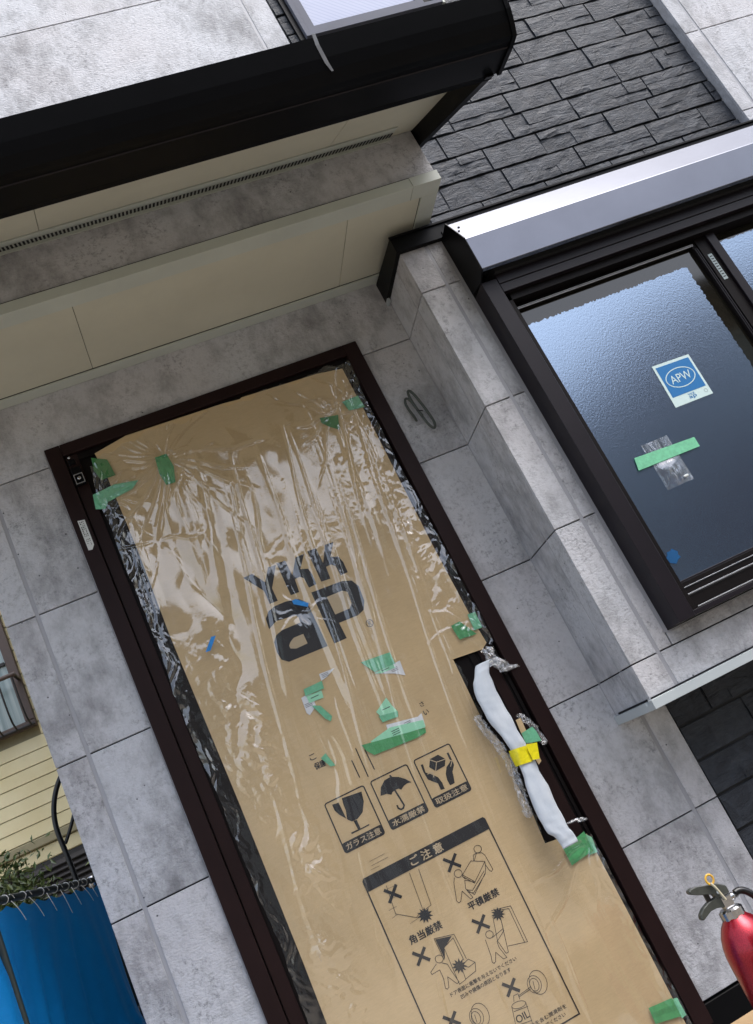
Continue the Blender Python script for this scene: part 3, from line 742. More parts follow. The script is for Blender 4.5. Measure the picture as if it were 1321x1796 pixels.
fill_polys('impact_bursts', [[(-0.5923, 0.5428), (-0.6039, 0.5448), (-0.6009, 0.5341), (-0.61, 0.5415), (-0.6136, 0.5315), (-0.6173, 0.5419), (-0.6263, 0.5357), (-0.6234, 0.546), (-0.6349, 0.5455), (-0.6264, 0.5523), (-0.6369, 0.5577), (-0.6254, 0.5589), (-0.6315, 0.5686), (-0.6207, 0.5637), (-0.6204, 0.5746), (-0.6137, 0.5652), (-0.6071, 0.5738), (-0.6067, 0.5629), (-0.5959, 0.5664), (-0.6019, 0.5575), (-0.5904, 0.5549), (-0.6009, 0.5507)], [(-0.4032, 0.4548), (-0.4136, 0.4565), (-0.4111, 0.4472), (-0.4191, 0.4537), (-0.4226, 0.445), (-0.4257, 0.4542), (-0.4339, 0.4488), (-0.4311, 0.4577), (-0.4415, 0.4574), (-0.4337, 0.4633), (-0.443, 0.4681), (-0.4327, 0.4691), (-0.4379, 0.4775), (-0.4283, 0.4732), (-0.4278, 0.4827), (-0.422, 0.4745), (-0.416, 0.4819), (-0.4158, 0.4724), (-0.406, 0.4754), (-0.4116, 0.4676), (-0.4013, 0.4653), (-0.4108, 0.4617)], [(-0.564, 0.385), (-0.575, 0.387), (-0.5722, 0.377), (-0.5808, 0.384), (-0.5842, 0.3748), (-0.5876, 0.3845), (-0.5962, 0.3789), (-0.5934, 0.3884), (-0.6044, 0.3881), (-0.5963, 0.3943), (-0.6062, 0.3995), (-0.5953, 0.4004), (-0.601, 0.4095), (-0.5908, 0.4048), (-0.5905, 0.4149), (-0.5842, 0.4061), (-0.5779, 0.414), (-0.5776, 0.4038), (-0.5673, 0.407), (-0.5731, 0.3987), (-0.5621, 0.3962), (-0.5721, 0.3925)]], YP - .0001, M['ink'], cpn)
fill_polys('doorway', [[(-0.6152, 0.4847), (-0.5691, 0.4721), (-0.6014, 0.4544), (-0.6141, 0.4276)]], YP - .0001, M['ink'], cpn)
ribbons('carrying_figures', [[(-0.3835, 0.6392), (-0.3855, 0.6366), (-0.3883, 0.6347), (-0.3917, 0.6337), (-0.3952, 0.6338), (-0.3986, 0.6348), (-0.4015, 0.6368), (-0.4037, 0.6394), (-0.4048, 0.6425), (-0.4049, 0.6458), (-0.4039, 0.6489), (-0.4019, 0.6515), (-0.3991, 0.6534), (-0.3958, 0.6544), (-0.3922, 0.6543), (-0.3888, 0.6533), (-0.3859, 0.6513), (-0.3837, 0.6487), (-0.3826, 0.6455), (-0.3825, 0.6423), (-0.3835, 0.6392)], [(-0.4196, 0.6203), (-0.4128, 0.6353), (-0.4027, 0.6358), (-0.387, 0.6293), (-0.3823, 0.6197), (-0.379, 0.576), (-0.3856, 0.5724), (-0.3898, 0.5775), (-0.3933, 0.5958)], [(-0.467, 0.6011), (-0.4274, 0.6241), (-0.3903, 0.6048), (-0.4423, 0.5687), (-0.467, 0.6011)], [(-0.467, 0.6011), (-0.4692, 0.597), (-0.445, 0.5658), (-0.4423, 0.5687)], [(-0.3988, 0.5855), (-0.4039, 0.577), (-0.4596, 0.5392), (-0.475, 0.5609), (-0.4599, 0.5516), (-0.4047, 0.5831)], [(-0.3907, 0.6039), (-0.3984, 0.5853)], [(-0.4739, 0.5532), (-0.4598, 0.5444), (-0.4052, 0.5746)], [(-0.4662, 0.6048), (-0.4683, 0.6021), (-0.4711, 0.6002), (-0.4746, 0.5992), (-0.4782, 0.5993), (-0.4817, 0.6004), (-0.4847, 0.6024), (-0.4869, 0.6051), (-0.4881, 0.6083), (-0.4882, 0.6117), (-0.4872, 0.6149), (-0.4852, 0.6176), (-0.4823, 0.6195), (-0.4789, 0.6205), (-0.4753, 0.6204), (-0.4718, 0.6193), (-0.4688, 0.6173), (-0.4666, 0.6146), (-0.4653, 0.6113), (-0.4652, 0.608), (-0.4662, 0.6048)], [(-0.4921, 0.6044), (-0.4999, 0.5927), (-0.5144, 0.5473), (-0.5112, 0.5393), (-0.5039, 0.5413), (-0.488, 0.5631), (-0.4752, 0.5335), (-0.4676, 0.5349), (-0.476, 0.5644), (-0.4675, 0.5859), (-0.445, 0.569)], [(-0.4692, 0.597), (-0.4649, 0.5877)], [(-0.4032, 0.6349), (-0.418, 0.6201)]], .0015, YP, M['ink'], cpn)
ribbons('corner_drawing', [[(-0.6044, 0.672), (-0.6126, 0.5697), (-0.6385, 0.5588), (-0.6876, 0.593), (-0.6796, 0.6714)], [(-0.5757, 0.6701), (-0.5859, 0.5698), (-0.609, 0.5659)], [(-0.6126, 0.5697), (-0.5981, 0.5566)]], .0013, YP, M['ink'], cpn)
ribbons('leaning_door_figure', [[(-0.4351, 0.4803), (-0.3791, 0.4673), (-0.3796, 0.3634), (-0.4353, 0.3782)], [(-0.429, 0.4758), (-0.3871, 0.4631), (-0.3879, 0.366)], [(-0.4395, 0.4638), (-0.4192, 0.457), (-0.4425, 0.364), (-0.45, 0.3648), (-0.4567, 0.4035), (-0.4395, 0.4638)], [(-0.4192, 0.457), (-0.427, 0.4237)], [(-0.4601, 0.4234), (-0.462, 0.421), (-0.4647, 0.4193), (-0.4679, 0.4184), (-0.4713, 0.4185), (-0.4746, 0.4196), (-0.4774, 0.4215), (-0.4795, 0.4241), (-0.4806, 0.427), (-0.4807, 0.4301), (-0.4798, 0.433), (-0.4779, 0.4355), (-0.4752, 0.4372), (-0.472, 0.4381), (-0.4686, 0.4379), (-0.4653, 0.4369), (-0.4625, 0.435), (-0.4604, 0.4324), (-0.4592, 0.4294), (-0.4591, 0.4263), (-0.4601, 0.4234)], [(-0.487, 0.4207), (-0.4921, 0.3765), (-0.4965, 0.3621), (-0.493, 0.357), (-0.4868, 0.3593), (-0.4755, 0.3802), (-0.4632, 0.3551), (-0.4528, 0.3544), (-0.4607, 0.3857), (-0.4591, 0.4022), (-0.4273, 0.4189), (-0.4279, 0.4242), (-0.4655, 0.4176)]], .0015, YP, M['ink'], cpn)
ribbons('open_door_figure', [[(-0.6175, 0.4878), (-0.5613, 0.4732), (-0.5583, 0.4031)], [(-0.6175, 0.4878), (-0.6163, 0.4286)], [(-0.5676, 0.4664), (-0.6028, 0.4551), (-0.6055, 0.354), (-0.5849, 0.3568)], [(-0.5676, 0.4664), (-0.5665, 0.4023)], [(-0.5798, 0.3928), (-0.5543, 0.3992), (-0.5403, 0.3836), (-0.5487, 0.3635), (-0.5843, 0.3579), (-0.5798, 0.3928), (-0.5623, 0.3808), (-0.5403, 0.3836)], [(-0.6179, 0.4309), (-0.6198, 0.4284), (-0.6225, 0.4266), (-0.6258, 0.4257), (-0.6292, 0.4258), (-0.6326, 0.4269), (-0.6355, 0.4289), (-0.6376, 0.4315), (-0.6389, 0.4346), (-0.639, 0.4378), (-0.6381, 0.4408), (-0.6362, 0.4433), (-0.6335, 0.4451), (-0.6303, 0.4459), (-0.6268, 0.4458), (-0.6235, 0.4447), (-0.6206, 0.4428), (-0.6184, 0.4401), (-0.6172, 0.4371), (-0.617, 0.4339), (-0.6179, 0.4309)], [(-0.6414, 0.4279), (-0.6646, 0.4166), (-0.6641, 0.4101), (-0.6392, 0.4108), (-0.6393, 0.386), (-0.6457, 0.3629), (-0.6415, 0.3584), (-0.6357, 0.3612), (-0.6269, 0.3856), (-0.6113, 0.3588), (-0.6041, 0.36), (-0.6111, 0.3961), (-0.6129, 0.4139), (-0.6247, 0.423)]], .0015, YP, M['ink'], cpn)
ribbons('oil_can_drawing', [[(-0.3782, 0.256), (-0.3805, 0.2466), (-0.385, 0.2386), (-0.3912, 0.2326), (-0.3985, 0.2293), (-0.4062, 0.229), (-0.4136, 0.2317), (-0.4199, 0.2371), (-0.4245, 0.2448), (-0.4271, 0.2539), (-0.4272, 0.2637), (-0.425, 0.273), (-0.4206, 0.2811), (-0.4144, 0.2872), (-0.4071, 0.2905), (-0.3993, 0.2909), (-0.3919, 0.2882), (-0.3855, 0.2827), (-0.3808, 0.275), (-0.3783, 0.2658), (-0.3782, 0.256)], [(-0.3955, 0.2571), (-0.3972, 0.2503), (-0.4007, 0.2445), (-0.4056, 0.2403), (-0.4114, 0.238), (-0.4175, 0.2378), (-0.4234, 0.2399), (-0.4285, 0.2439), (-0.4323, 0.2495), (-0.4344, 0.2561), (-0.4346, 0.2632), (-0.4329, 0.2699), (-0.4295, 0.2757), (-0.4246, 0.28), (-0.4188, 0.2823), (-0.4126, 0.2825), (-0.4067, 0.2805), (-0.4015, 0.2764), (-0.3978, 0.2708), (-0.3957, 0.2641), (-0.3955, 0.2571)], [(-0.4028, 0.2574), (-0.404, 0.2524), (-0.4063, 0.2482), (-0.4095, 0.245), (-0.4133, 0.2433), (-0.4173, 0.2431), (-0.4211, 0.2445), (-0.4244, 0.2474), (-0.4268, 0.2514), (-0.4281, 0.2562), (-0.4282, 0.2613), (-0.427, 0.2663), (-0.4247, 0.2706), (-0.4215, 0.2737), (-0.4177, 0.2755), (-0.4137, 0.2757), (-0.4099, 0.2743), (-0.4066, 0.2714), (-0.4041, 0.2674), (-0.4028, 0.2625), (-0.4028, 0.2574)], [(-0.415, 0.2683), (-0.4192, 0.2487)], [(-0.4592, 0.2316), (-0.4605, 0.2292), (-0.4638, 0.2274), (-0.4685, 0.2264), (-0.4743, 0.2263), (-0.4806, 0.2271), (-0.4868, 0.2287), (-0.4922, 0.2309), (-0.4964, 0.2336), (-0.4989, 0.2365), (-0.4995, 0.2393), (-0.4982, 0.2417), (-0.495, 0.2435), (-0.4903, 0.2446), (-0.4845, 0.2447), (-0.4782, 0.2439), (-0.472, 0.2423), (-0.4665, 0.24), (-0.4623, 0.2373), (-0.4598, 0.2344), (-0.4592, 0.2316)], [(-0.4994, 0.2406), (-0.5136, 0.1866)], [(-0.4587, 0.2324), (-0.4685, 0.1678)], [(-0.488, 0.2483), (-0.4818, 0.2614), (-0.4684, 0.2605), (-0.4702, 0.2461)], [(-0.4695, 0.2553), (-0.4304, 0.259)], [(-0.4703, 0.2519), (-0.4307, 0.2544)], [(-0.4998, 0.2267), (-0.4586, 0.2205)], [(-0.5074, 0.1928), (-0.4642, 0.1854)], [(-0.5649, 0.2576), (-0.5669, 0.2484), (-0.571, 0.2405), (-0.5769, 0.2346), (-0.5839, 0.2314), (-0.5913, 0.2311), (-0.5985, 0.2337), (-0.6047, 0.239), (-0.6093, 0.2466), (-0.6119, 0.2555), (-0.6123, 0.2651), (-0.6103, 0.2743), (-0.6062, 0.2823), (-0.6004, 0.2882), (-0.5934, 0.2915), (-0.5859, 0.2919), (-0.5787, 0.2892), (-0.5724, 0.2838), (-0.5678, 0.2762), (-0.5652, 0.2672), (-0.5649, 0.2576)], [(-0.5815, 0.2586), (-0.5831, 0.252), (-0.5863, 0.2463), (-0.5909, 0.2421), (-0.5965, 0.2399), (-0.6024, 0.2397), (-0.6081, 0.2417), (-0.6131, 0.2457), (-0.6169, 0.2512), (-0.619, 0.2577), (-0.6194, 0.2646), (-0.6179, 0.2712), (-0.6147, 0.2769), (-0.6101, 0.2812), (-0.6045, 0.2835), (-0.5986, 0.2836), (-0.5928, 0.2816), (-0.5878, 0.2777), (-0.584, 0.2721), (-0.5818, 0.2656), (-0.5815, 0.2586)], [(-0.5903, 0.2588), (-0.5913, 0.254), (-0.5934, 0.2498), (-0.5965, 0.2467), (-0.6001, 0.245), (-0.604, 0.2448), (-0.6077, 0.2462), (-0.6109, 0.249), (-0.6133, 0.253), (-0.6147, 0.2577), (-0.6149, 0.2627), (-0.6138, 0.2676), (-0.6117, 0.2718), (-0.6087, 0.2749), (-0.605, 0.2766), (-0.6012, 0.2768), (-0.5974, 0.2755), (-0.5942, 0.2726), (-0.5918, 0.2686), (-0.5904, 0.2639), (-0.5903, 0.2588)], [(-0.6025, 0.2692), (-0.6051, 0.2499)]], .0014, YP, M['ink'], cpn)
lettering('caption', '平積厳禁', -.4915, -.393, .5175, .0225, YP, M['ink'], cpn, .035)
lettering('caption', '角当厳禁', -.6830, -.582, .5130, .0235, YP, M['ink'], cpn, .035)
lettering('caption', 'ドア表面に衝撃を与えないでください', -.6405, -.4300, .3415, .0118, YP, M['ink'], cpn, .018)
lettering('caption', '凹みや損傷の原因となります', -.6165, -.4580, .3240, .0118, YP, M['ink'], cpn, .018)
lettering('caption', 'OIL', -.5040, -.4650, .2050, .0190, YP, M['ink'], cpn, .02)
lettering('caption', '油分を含む潤滑剤を', -.4900, -.3600, .1745, .0115, YP, M['ink'], cpn, .015)
lettering('caption', '使用しないでください', -.5000, -.3720, .1575, .0115, YP, M['ink'], cpn, .015)
ribbons('print_scuffs', [[(-0.6943, 0.7499), (-0.6469, 0.7505)], [(-0.6948, 0.7373), (-0.6419, 0.7378)], [(-0.702, 0.7279), (-0.6745, 0.7276)], [(-0.6813, 0.6621), (-0.6572, 0.6607)], [(-0.7015, 0.6092), (-0.6767, 0.6096)], [(-0.6865, 0.5895), (-0.7015, 0.5868)], [(-0.661, 0.5523), (-0.6232, 0.5563)], [(-0.6843, 0.6334), (-0.6647, 0.634)]], .0007, YP, M['ink'], cb)
ribbons('faded_strokes', [[(-0.6221, 1.0266), (-0.6215, 0.9736)], [(-0.5966, 1.0536), (-0.5975, 0.9649)], [(-0.5731, 1.0378), (-0.5716, 0.976)]], .0030, YP, M['ink'], cb)
lettering('faded_lettering', 'こ', -.7330, -.7140, 1.0850, .0170, YP, M['ink'], cb, .02)
lettering('faded_lettering', '保護', -.7300, -.6960, 1.0560, .0200, YP, M['ink'], cb, .03)
lettering('faded_lettering', 'さ', -.3620, -.3480, 1.0890, .0150, YP, M['ink'], cb, .01)
lettering('faded_lettering', 'い', -.3620, -.3460, 1.0610, .0150, YP, M['ink'], cb, .02)
# slightly raised flute creases across the sheet
for z, xa, xb in ((1.665, -.25, -.09), (1.335, -.28, -.088), (.985, -.965, -.80), (.955, -.955, -.83)):
    ribbons('crease', [[(xa, z), ((xa + xb) / 2, z + .003), (xb, z - .002)]], .0016, -.0114, M['kraft'], cb)

# papers and tape on the cardboard
YQ = -.0130
wl = ['small white slip at the lower left of the smudged cluster on the cardboard', 'narrow white slip at the top left of the cluster below the black logo',
      'white paper slip at the top right of the cluster below the black logo', 'white printed slip above the long green strip in the cluster']
for p_, l_ in zip([[(-0.6836, 1.2581), (-0.65, 1.2621), (-0.6528, 1.2183), (-0.6808, 1.2), (-0.6871, 1.21)], [(-0.6046, 1.3024), (-0.5537, 1.2998), (-0.5838, 1.285), (-0.6065, 1.2806)], [(-0.381, 1.2369), (-0.3583, 1.2379), (-0.3623, 1.1887), (-0.3892, 1.2071), (-0.4304, 1.2257)], [(-0.4831, 1.078), (-0.3838, 1.0594), (-0.3687, 1.0646), (-0.3751, 1.0243), (-0.4872, 1.0443)]], wl):
    pp = fill_polys('paper_slip', [p_], YQ, M['paper'], None, .0005); tag(pp, l_, 'paper')
    cx = sum(q[0] for q in p_) / len(p_); cz = sum(q[1] for q in p_) / len(p_)
    fill_polys('print_line', [rect(cx - .012, cx + .010, cz + k_ * .0045, cz + k_ * .0045 + .0012) for k_ in (-1, 0, 1)], YQ - .0004, M['ink'], pp)
tl = ['pale mint paper strip over the left white slip in the cluster', 'pale mint paper strip beside the top right white slip in the cluster',
      'wide pale mint form just above the long green strip at the bottom of the cluster', 'pale mint paper patch in the middle right of the cluster']
for i_, (p_, l_) in enumerate(zip([[(-0.6681, 1.2553), (-0.6186, 1.2539), (-0.6217, 1.2311), (-0.6674, 1.2339)], [(-0.4484, 1.2338), (-0.3825, 1.2376), (-0.3813, 1.2233), (-0.4304, 1.2257)], [(-0.547, 1.053), (-0.4766, 1.0661), (-0.3739, 1.0441), (-0.3766, 1.0214), (-0.545, 1.0445)], [(-0.4943, 1.125), (-0.4473, 1.1519), (-0.4414, 1.1219), (-0.4334, 1.1002), (-0.4871, 1.1079)]], tl)):
    pp = fill_polys('mint_slip', [p_], YQ - .0012, M['paper_tint'], None, .0005); tag(pp, l_, 'paper')
    cx = sum(q[0] for q in p_) / len(p_); cz = sum(q[1] for q in p_) / len(p_)
    fill_polys('print_line', [rect(cx - .014, cx + .012, cz + k_ * .006, cz + k_ * .006 + .002) for k_ in ((0,) if i_ != 2 else (-1, 0, 1))], YQ - .0016, M['ink'], pp)
gl_ = ['green tape strip above the lower left white slip of the cluster', 'short diagonal green tape left of the cluster centre', 'green tape across the top right slip below the logo',
       'small green tape under the middle mint patch of the cluster', 'long green tape strip along the bottom of the cluster', 'small green tape beside the faded lettering above the goblet pictogram']
for p_, l_ in zip([[(-0.6667, 1.2787), (-0.6057, 1.2797), (-0.6093, 1.2557), (-0.6701, 1.2574)], [(-0.6643, 1.2235), (-0.6408, 1.2128), (-0.6215, 1.1694), (-0.6312, 1.1572), (-0.643, 1.1709)], [(-0.4724, 1.2817), (-0.4451, 1.28), (-0.3756, 1.2739), (-0.3758, 1.2346), (-0.4457, 1.2369)], [(-0.4922, 1.1102), (-0.4334, 1.1002), (-0.4386, 1.0845), (-0.4901, 1.089)], [(-0.5776, 1.0548), (-0.3786, 1.0199), (-0.3824, 1.0062), (-0.4179, 1.0035), (-0.5543, 1.0125), (-0.57, 1.0326)], [(-0.7032, 1.0711), (-0.6849, 1.0788), (-0.6758, 1.0468), (-0.6728, 1.034), (-0.6871, 1.0377)]], gl_):
    tag(fill_polys('green_tape', [p_], YQ - .0024, M['tape_mid'] if 'long' in l_ else M['tape_light'], None, .0005), l_, 'tape', 'green masking tape on the cardboard')
tlab = ['dark green tape at the top left corner of the cardboard', 'pale green tape on the left edge just below the top corner', 'gathered green tape knot pulling the film near the top left',
        'dark green tape scrap near the top right of the cardboard', 'pale green tape on the right edge near the top corner', 'green tape on the right edge above the handle cut-out',
        'small pale green tape wrapping the film edge above the handle cut-out', 'square green tape at the lower end of the white wrapped handle', 'narrow pale green tape beside the lower end of the handle',
        'green tape at the bottom right corner of the cardboard', 'narrow pale green tape at the bottom right film edge']
for (p_, tone), l_ in zip([([(-0.9885, 2.2491), (-0.944, 2.224), (-0.9376, 2.1621), (-0.985, 2.1624), (-0.9956, 2.2017)], 'dark'), ([(-1.0268, 2.124), (-0.9541, 2.1321), (-0.8775, 2.1172), (-0.9068, 2.0949), (-0.9906, 2.0831), (-1.0074, 2.0625), (-1.035, 2.0742)], 'light'), ([(-0.8012, 2.1711), (-0.7623, 2.1705), (-0.7565, 2.1192), (-0.7719, 2.0641), (-0.8023, 2.066), (-0.8087, 2.1102)], 'mid'), ([(-0.2416, 2.0998), (-0.1794, 2.0861), (-0.1976, 2.0327), (-0.2263, 2.0585), (-0.2442, 2.0798)], 'dark'), ([(-0.1455, 2.1268), (-0.0839, 2.1281), (-0.0808, 2.079), (-0.1375, 2.0879)], 'light'), ([(-0.1607, 1.2694), (-0.1286, 1.2715), (-0.0971, 1.2128), (-0.156, 1.2189), (-0.1576, 1.2397)], 'mid'), ([(-0.0945, 1.2809), (-0.068, 1.2794), (-0.0697, 1.225), (-0.0986, 1.2256)], 'light'), ([(-0.1629, 0.5342), (-0.0815, 0.5501), (-0.0839, 0.4913), (-0.1624, 0.4835)], 'mid'), ([(-0.0847, 0.5446), (-0.0675, 0.5258), (-0.073, 0.4826), (-0.0998, 0.4849)], 'light'), ([(-0.1517, 0.0644), (-0.0767, 0.0559), (-0.0761, 0.0047), (-0.1536, 0.0212)], 'mid'), ([(-0.0753, 0.052), (-0.0617, 0.0485), (-0.0611, 0.0004), (-0.0776, -0.0009)], 'light')], tlab):
    bm = bmesh.new()
    yy = -.0165 if tone != 'mid' else -.018
    bm_prism_y(bm, p_, yy, yy + .0006)
    bmesh.ops.triangulate(bm, faces=bm.faces)
    bmesh.ops.subdivide_edges(bm, edges=bm.edges, cuts=2, use_grid_fill=True)
    for v_ in bm.verts: v_.co.y += .0012 * math.sin(v_.co.x * 260 + v_.co.z * 130)
    tag(from_bm('green_tape', bm, M['tape_' + tone]), l_, 'tape', 'green masking tape on the door edges')
for p_, l_ in zip([[(-0.5892, 1.5439), (-0.5772, 1.5447), (-0.5448, 1.5163), (-0.5517, 1.5052), (-0.5888, 1.5316)], [(-0.8596, 1.5385), (-0.8456, 1.5362), (-0.877, 1.4998), (-0.893, 1.5011)]], ['small blue tape stuck across the letter a of the logo', 'small slanted blue tape on the cardboard left of the logo']):
    tag(fill_polys('blue_tape', [p_], -.0320, M['blue_tape'], None, .0006), l_, 'tape', 'small blue marking tapes')

# ------------------------------------------------------------------ polythene film
def make_film():
    x0, x1, z0, z1 = -1.045, -.052, -.05, 2.285
    nx, nz = 300, 560
    X, Z = np.meshgrid(np.linspace(0, 1, nx), np.linspace(z0, z1, nz))
    # ragged left and right edges
    zz = np.linspace(z0, z1, nz)
    def wob(freqs, amp, seed):
        r = np.random.default_rng(seed); s = 0
        for f in freqs: s = s + np.sin(zz * f + r.uniform(0, 6.28)) / f ** .6
        return amp * s
    left = -1.018 + wob((6, 13, 29, 61, 130), .012, 1) + np.where(zz > 2.1, (zz - 2.1) * .16, 0)
    right = -.066 + wob((5, 11, 27, 70, 140), .009, 2)
    Xw = left[:, None] + (right - left)[:, None] * X
    H = np.zeros_like(Xw)
    r = np.random.default_rng(5)
    def fold(ax, az, bx, bz, w, amp):
        dx, dz = bx - ax, bz - az; L = math.hypot(dx, dz)
        t = ((Xw - ax) * dx + (Z - az) * dz) / L ** 2
        s = ((Xw - ax) * dz - (Z - az) * dx) / L
        s = s + .006 * np.sin(t * 9 + ax * 50)
        env = np.clip(t * 6, 0, 1) * np.clip((1 - t) * 2.2, 0, 1)
        env[(t < 0) | (t > 1)] = 0
        ww = w * (.35 + 1.0 * np.clip(t, 0, 1))
        prof = np.clip(1 - np.abs(s) / ww, 0, 1)
        return amp * env * prof
    # hanging folds from the top edge drifting to the left
    for i in range(22):
        ax = r.uniform(-.99, -.09); az = r.uniform(2.02, 2.27)
        ln = r.uniform(.45, 1.35); drift = r.uniform(.06, .20)
        H += fold(ax, az, ax - ln * drift, az - ln, r.uniform(.006, .030), r.uniform(.0025, .008) * r.choice([1, 1, -.6]))
    for i in range(11):   # long sharp creases on the right half
        ax = r.uniform(-.46, -.10); az = r.uniform(1.9, 2.2); ln = r.uniform(.8, 1.7)
        H += fold(ax, az, ax - ln * r.uniform(.08, .16), az - ln, r.uniform(.004, .012), r.uniform(.003, .0065))
    for i in range(16):
        ax = r.uniform(-.95, -.2); az = r.uniform(.5, 1.3); ln = r.uniform(.3, .9)
        H += fold(ax, az, ax - ln * r.uniform(-.02, .22), az - ln, r.uniform(.006, .016), r.uniform(.001, .0030))
    # creases radiating from the tape anchors
    for cx, cz, n, rad, amp in ((-.775, 2.155, 30, .33, .0055), (-.985, 2.12, 12, .24, .004), (-.89, 1.90, 6, .34, .003), (-.205, 2.09, 12, .22, .004), (-.10, 2.12, 6, .25, .003), (-.08, .52, 10, .28, .0035), (-.11, 1.27, 8, .2, .003), (-.58, 1.50, 9, .15, .002)):
        for k in range(n):
            a = 2 * math.pi * (k + r.uniform(-.3, .3)) / n; q = rad * r.uniform(.4, 1.2)
            H += fold(cx, cz, cx + q * math.cos(a), cz + q * math.sin(a) * 1.2, r.uniform(.003, .011), amp * r.uniform(.5, 1.2))
        d2 = ((Xw - cx) ** 2 + (Z - cz) ** 2)
        H -= .006 * np.exp(-d2 / .0012)
    # crumpled patches: small facets
    def facets(cx, cz, sx, sz, n, amp, cell):
        H2 = np.zeros_like(H)
        d = np.exp(-(((Xw - cx) / sx) ** 2 + ((Z - cz) / sz) ** 2))
        for k in range(n):
            a = r.uniform(0, math.pi); f = 1 / (cell * r.uniform(.6, 1.6)); ph = r.uniform(0, 6.28)
            u = (Xw * math.cos(a) + Z * math.sin(a)) * f + ph + .8 * np.sin(Xw * 23 + k) + .8 * np.sin(Z * 19 + k * 2)
            H2 += np.abs((u % 2) - 1)
        return amp * d * H2 / n
    def vnoise(cx, cz, seed, shear=.12, warp=.02):
        g = np.random.default_rng(seed).uniform(-1, 1, (64, 64))
        u = (Xw + shear * (2.3 - Z) + 2 + warp * np.sin(Z * 11 + seed) + warp * .5 * np.sin(Z * 37 + Xw * 20)) / cx; w = (Z + 1 + warp * np.sin(Xw * 17 + seed)) / cz
        iu, iw = np.floor(u).astype(int), np.floor(w).astype(int); fu, fw = u - iu, w - iw
        fu = fu * fu * (3 - 2 * fu); fw = fw * fw * (3 - 2 * fw)
        a_ = g[iu % 64, iw % 64]; b_ = g[(iu + 1) % 64, iw % 64]; c_ = g[iu % 64, (iw + 1) % 64]; d_ = g[(iu + 1) % 64, (iw + 1) % 64]
        return (a_ * (1 - fu) + b_ * fu) * (1 - fw) + (c_ * (1 - fu) + d_ * fu) * fw
    up = np.clip((Z - .95) / .5, .12, 1)
    H += up * (.016 * np.abs(vnoise(.17, .62, 1)) + .0035 * np.abs(vnoise(.07, .30, 2, .14)))
    pat = np.clip(vnoise(.14, .16, 4) * 2.5 - .6, 0, 1)
    H += up * pat * (.0012 * np.abs(vnoise(.024, .032, 5, .3)) + .0006 * np.abs(vnoise(.012, .015, 6, -.4)))
    for cx, cz, sx, sz in ((-.87, 1.22, .07, .22), (-.84, .82, .05, .10), (-.90, .55, .04, .12), (-.14, 1.5, .05, .3)):
        d_ = np.exp(-(((Xw - cx) / sx) ** 2 + ((Z - cz) / sz) ** 2))
        H += d_ * (.009 * np.abs(vnoise(.045, .09, 11, .3)) + .005 * np.abs(vnoise(.020, .035, 12, -.5)) + .0022 * np.abs(vnoise(.010, .016, 13, .8)))
    # short tick creases scattered over the sheet
    for i in range(150):
        ax = r.uniform(-.97, -.12); az = r.uniform(.75, 2.15); a_ = r.uniform(0, math.pi); ln = r.uniform(.012, .045)
        H += fold(ax, az, ax + ln * math.cos(a_), az + ln * math.sin(a_), r.uniform(.002, .004), r.uniform(.0006, .0018))
    # edges bunch up
    eL = np.exp(-((X) / .035) ** 2); eR = np.exp(-((1 - X) / .028) ** 2)
    cr = .9 * np.abs(vnoise(.020, .14, 7, .3)) + .35 * np.abs(vnoise(.014, .045, 8, -.5)) + .8 * np.abs(vnoise(.026, .30, 9, .1))
    H += (eL * .011 * np.clip(Z - .5, .3, 1) + eR * .008) * cr
    H += .003 * np.sin(Xw * 7 + 1) * np.sin(Z * 3.1) + .0004 * np.sin(Xw * 90 + Z * 20)
    Y = -.0185 - np.maximum(H, -.004)
    keep = np.ones((nz, nx), bool)
    poly = CUT + [(-.02, .536), (-.02, 1.17)]
    px = np.array([q[0] for q in poly]) + .006; pz = np.array([q[1] for q in poly])
    ins = np.zeros_like(keep)
    j = len(poly) - 1
    Xj = Xw + .006 * np.sin(Z * 55) + .004 * np.sin(Z * 131)
    for i in range(len(poly)):
        c_ = ((pz[i] > Z) != (pz[j] > Z)) & (Xj < (px[j] - px[i]) * (Z - pz[i]) / (pz[j] - pz[i] + 1e-12) + px[i]); ins ^= c_; j = i
    topline = 2.262 - .05 * np.clip((-.88 - Xw) / .12, 0, 1) + .008 * np.sin(Xw * 31) + .005 * np.sin(Xw * 77)
    keep &= ~ins; keep &= Z < topline
    vs = np.stack([Xw, Y, Z], -1).reshape(-1, 3)
    q = keep[:-1, :-1] & keep[1:, :-1] & keep[:-1, 1:] & keep[1:, 1:]
    ii, jj = np.nonzero(q); a = ii * nx + jj
    fs = np.stack([a, a + 1, a + nx + 1, a + nx], 1)
    used = np.unique(fs); rm = -np.ones(len(vs), int); rm[used] = np.arange(len(used))
    me = bpy.data.meshes.new('plastic_film')
    vs = vs[used]; fs = rm[fs]
    me.vertices.add(len(vs)); me.vertices.foreach_set('co', vs.ravel())
    me.loops.add(fs.size); me.loops.foreach_set('vertex_index', fs.ravel())
    me.polygons.add(len(fs)); me.polygons.foreach_set('loop_start', np.arange(0, fs.size, 4)); me.polygons.foreach_set('loop_total', np.full(len(fs), 4))
    me.update(); me.validate(); me.shade_smooth()
    o = link('plastic_film', me, M['film'])
    return tag(o, 'clear crinkled plastic film stretched over the cardboard on the entrance door', 'plastic film')
make_film()

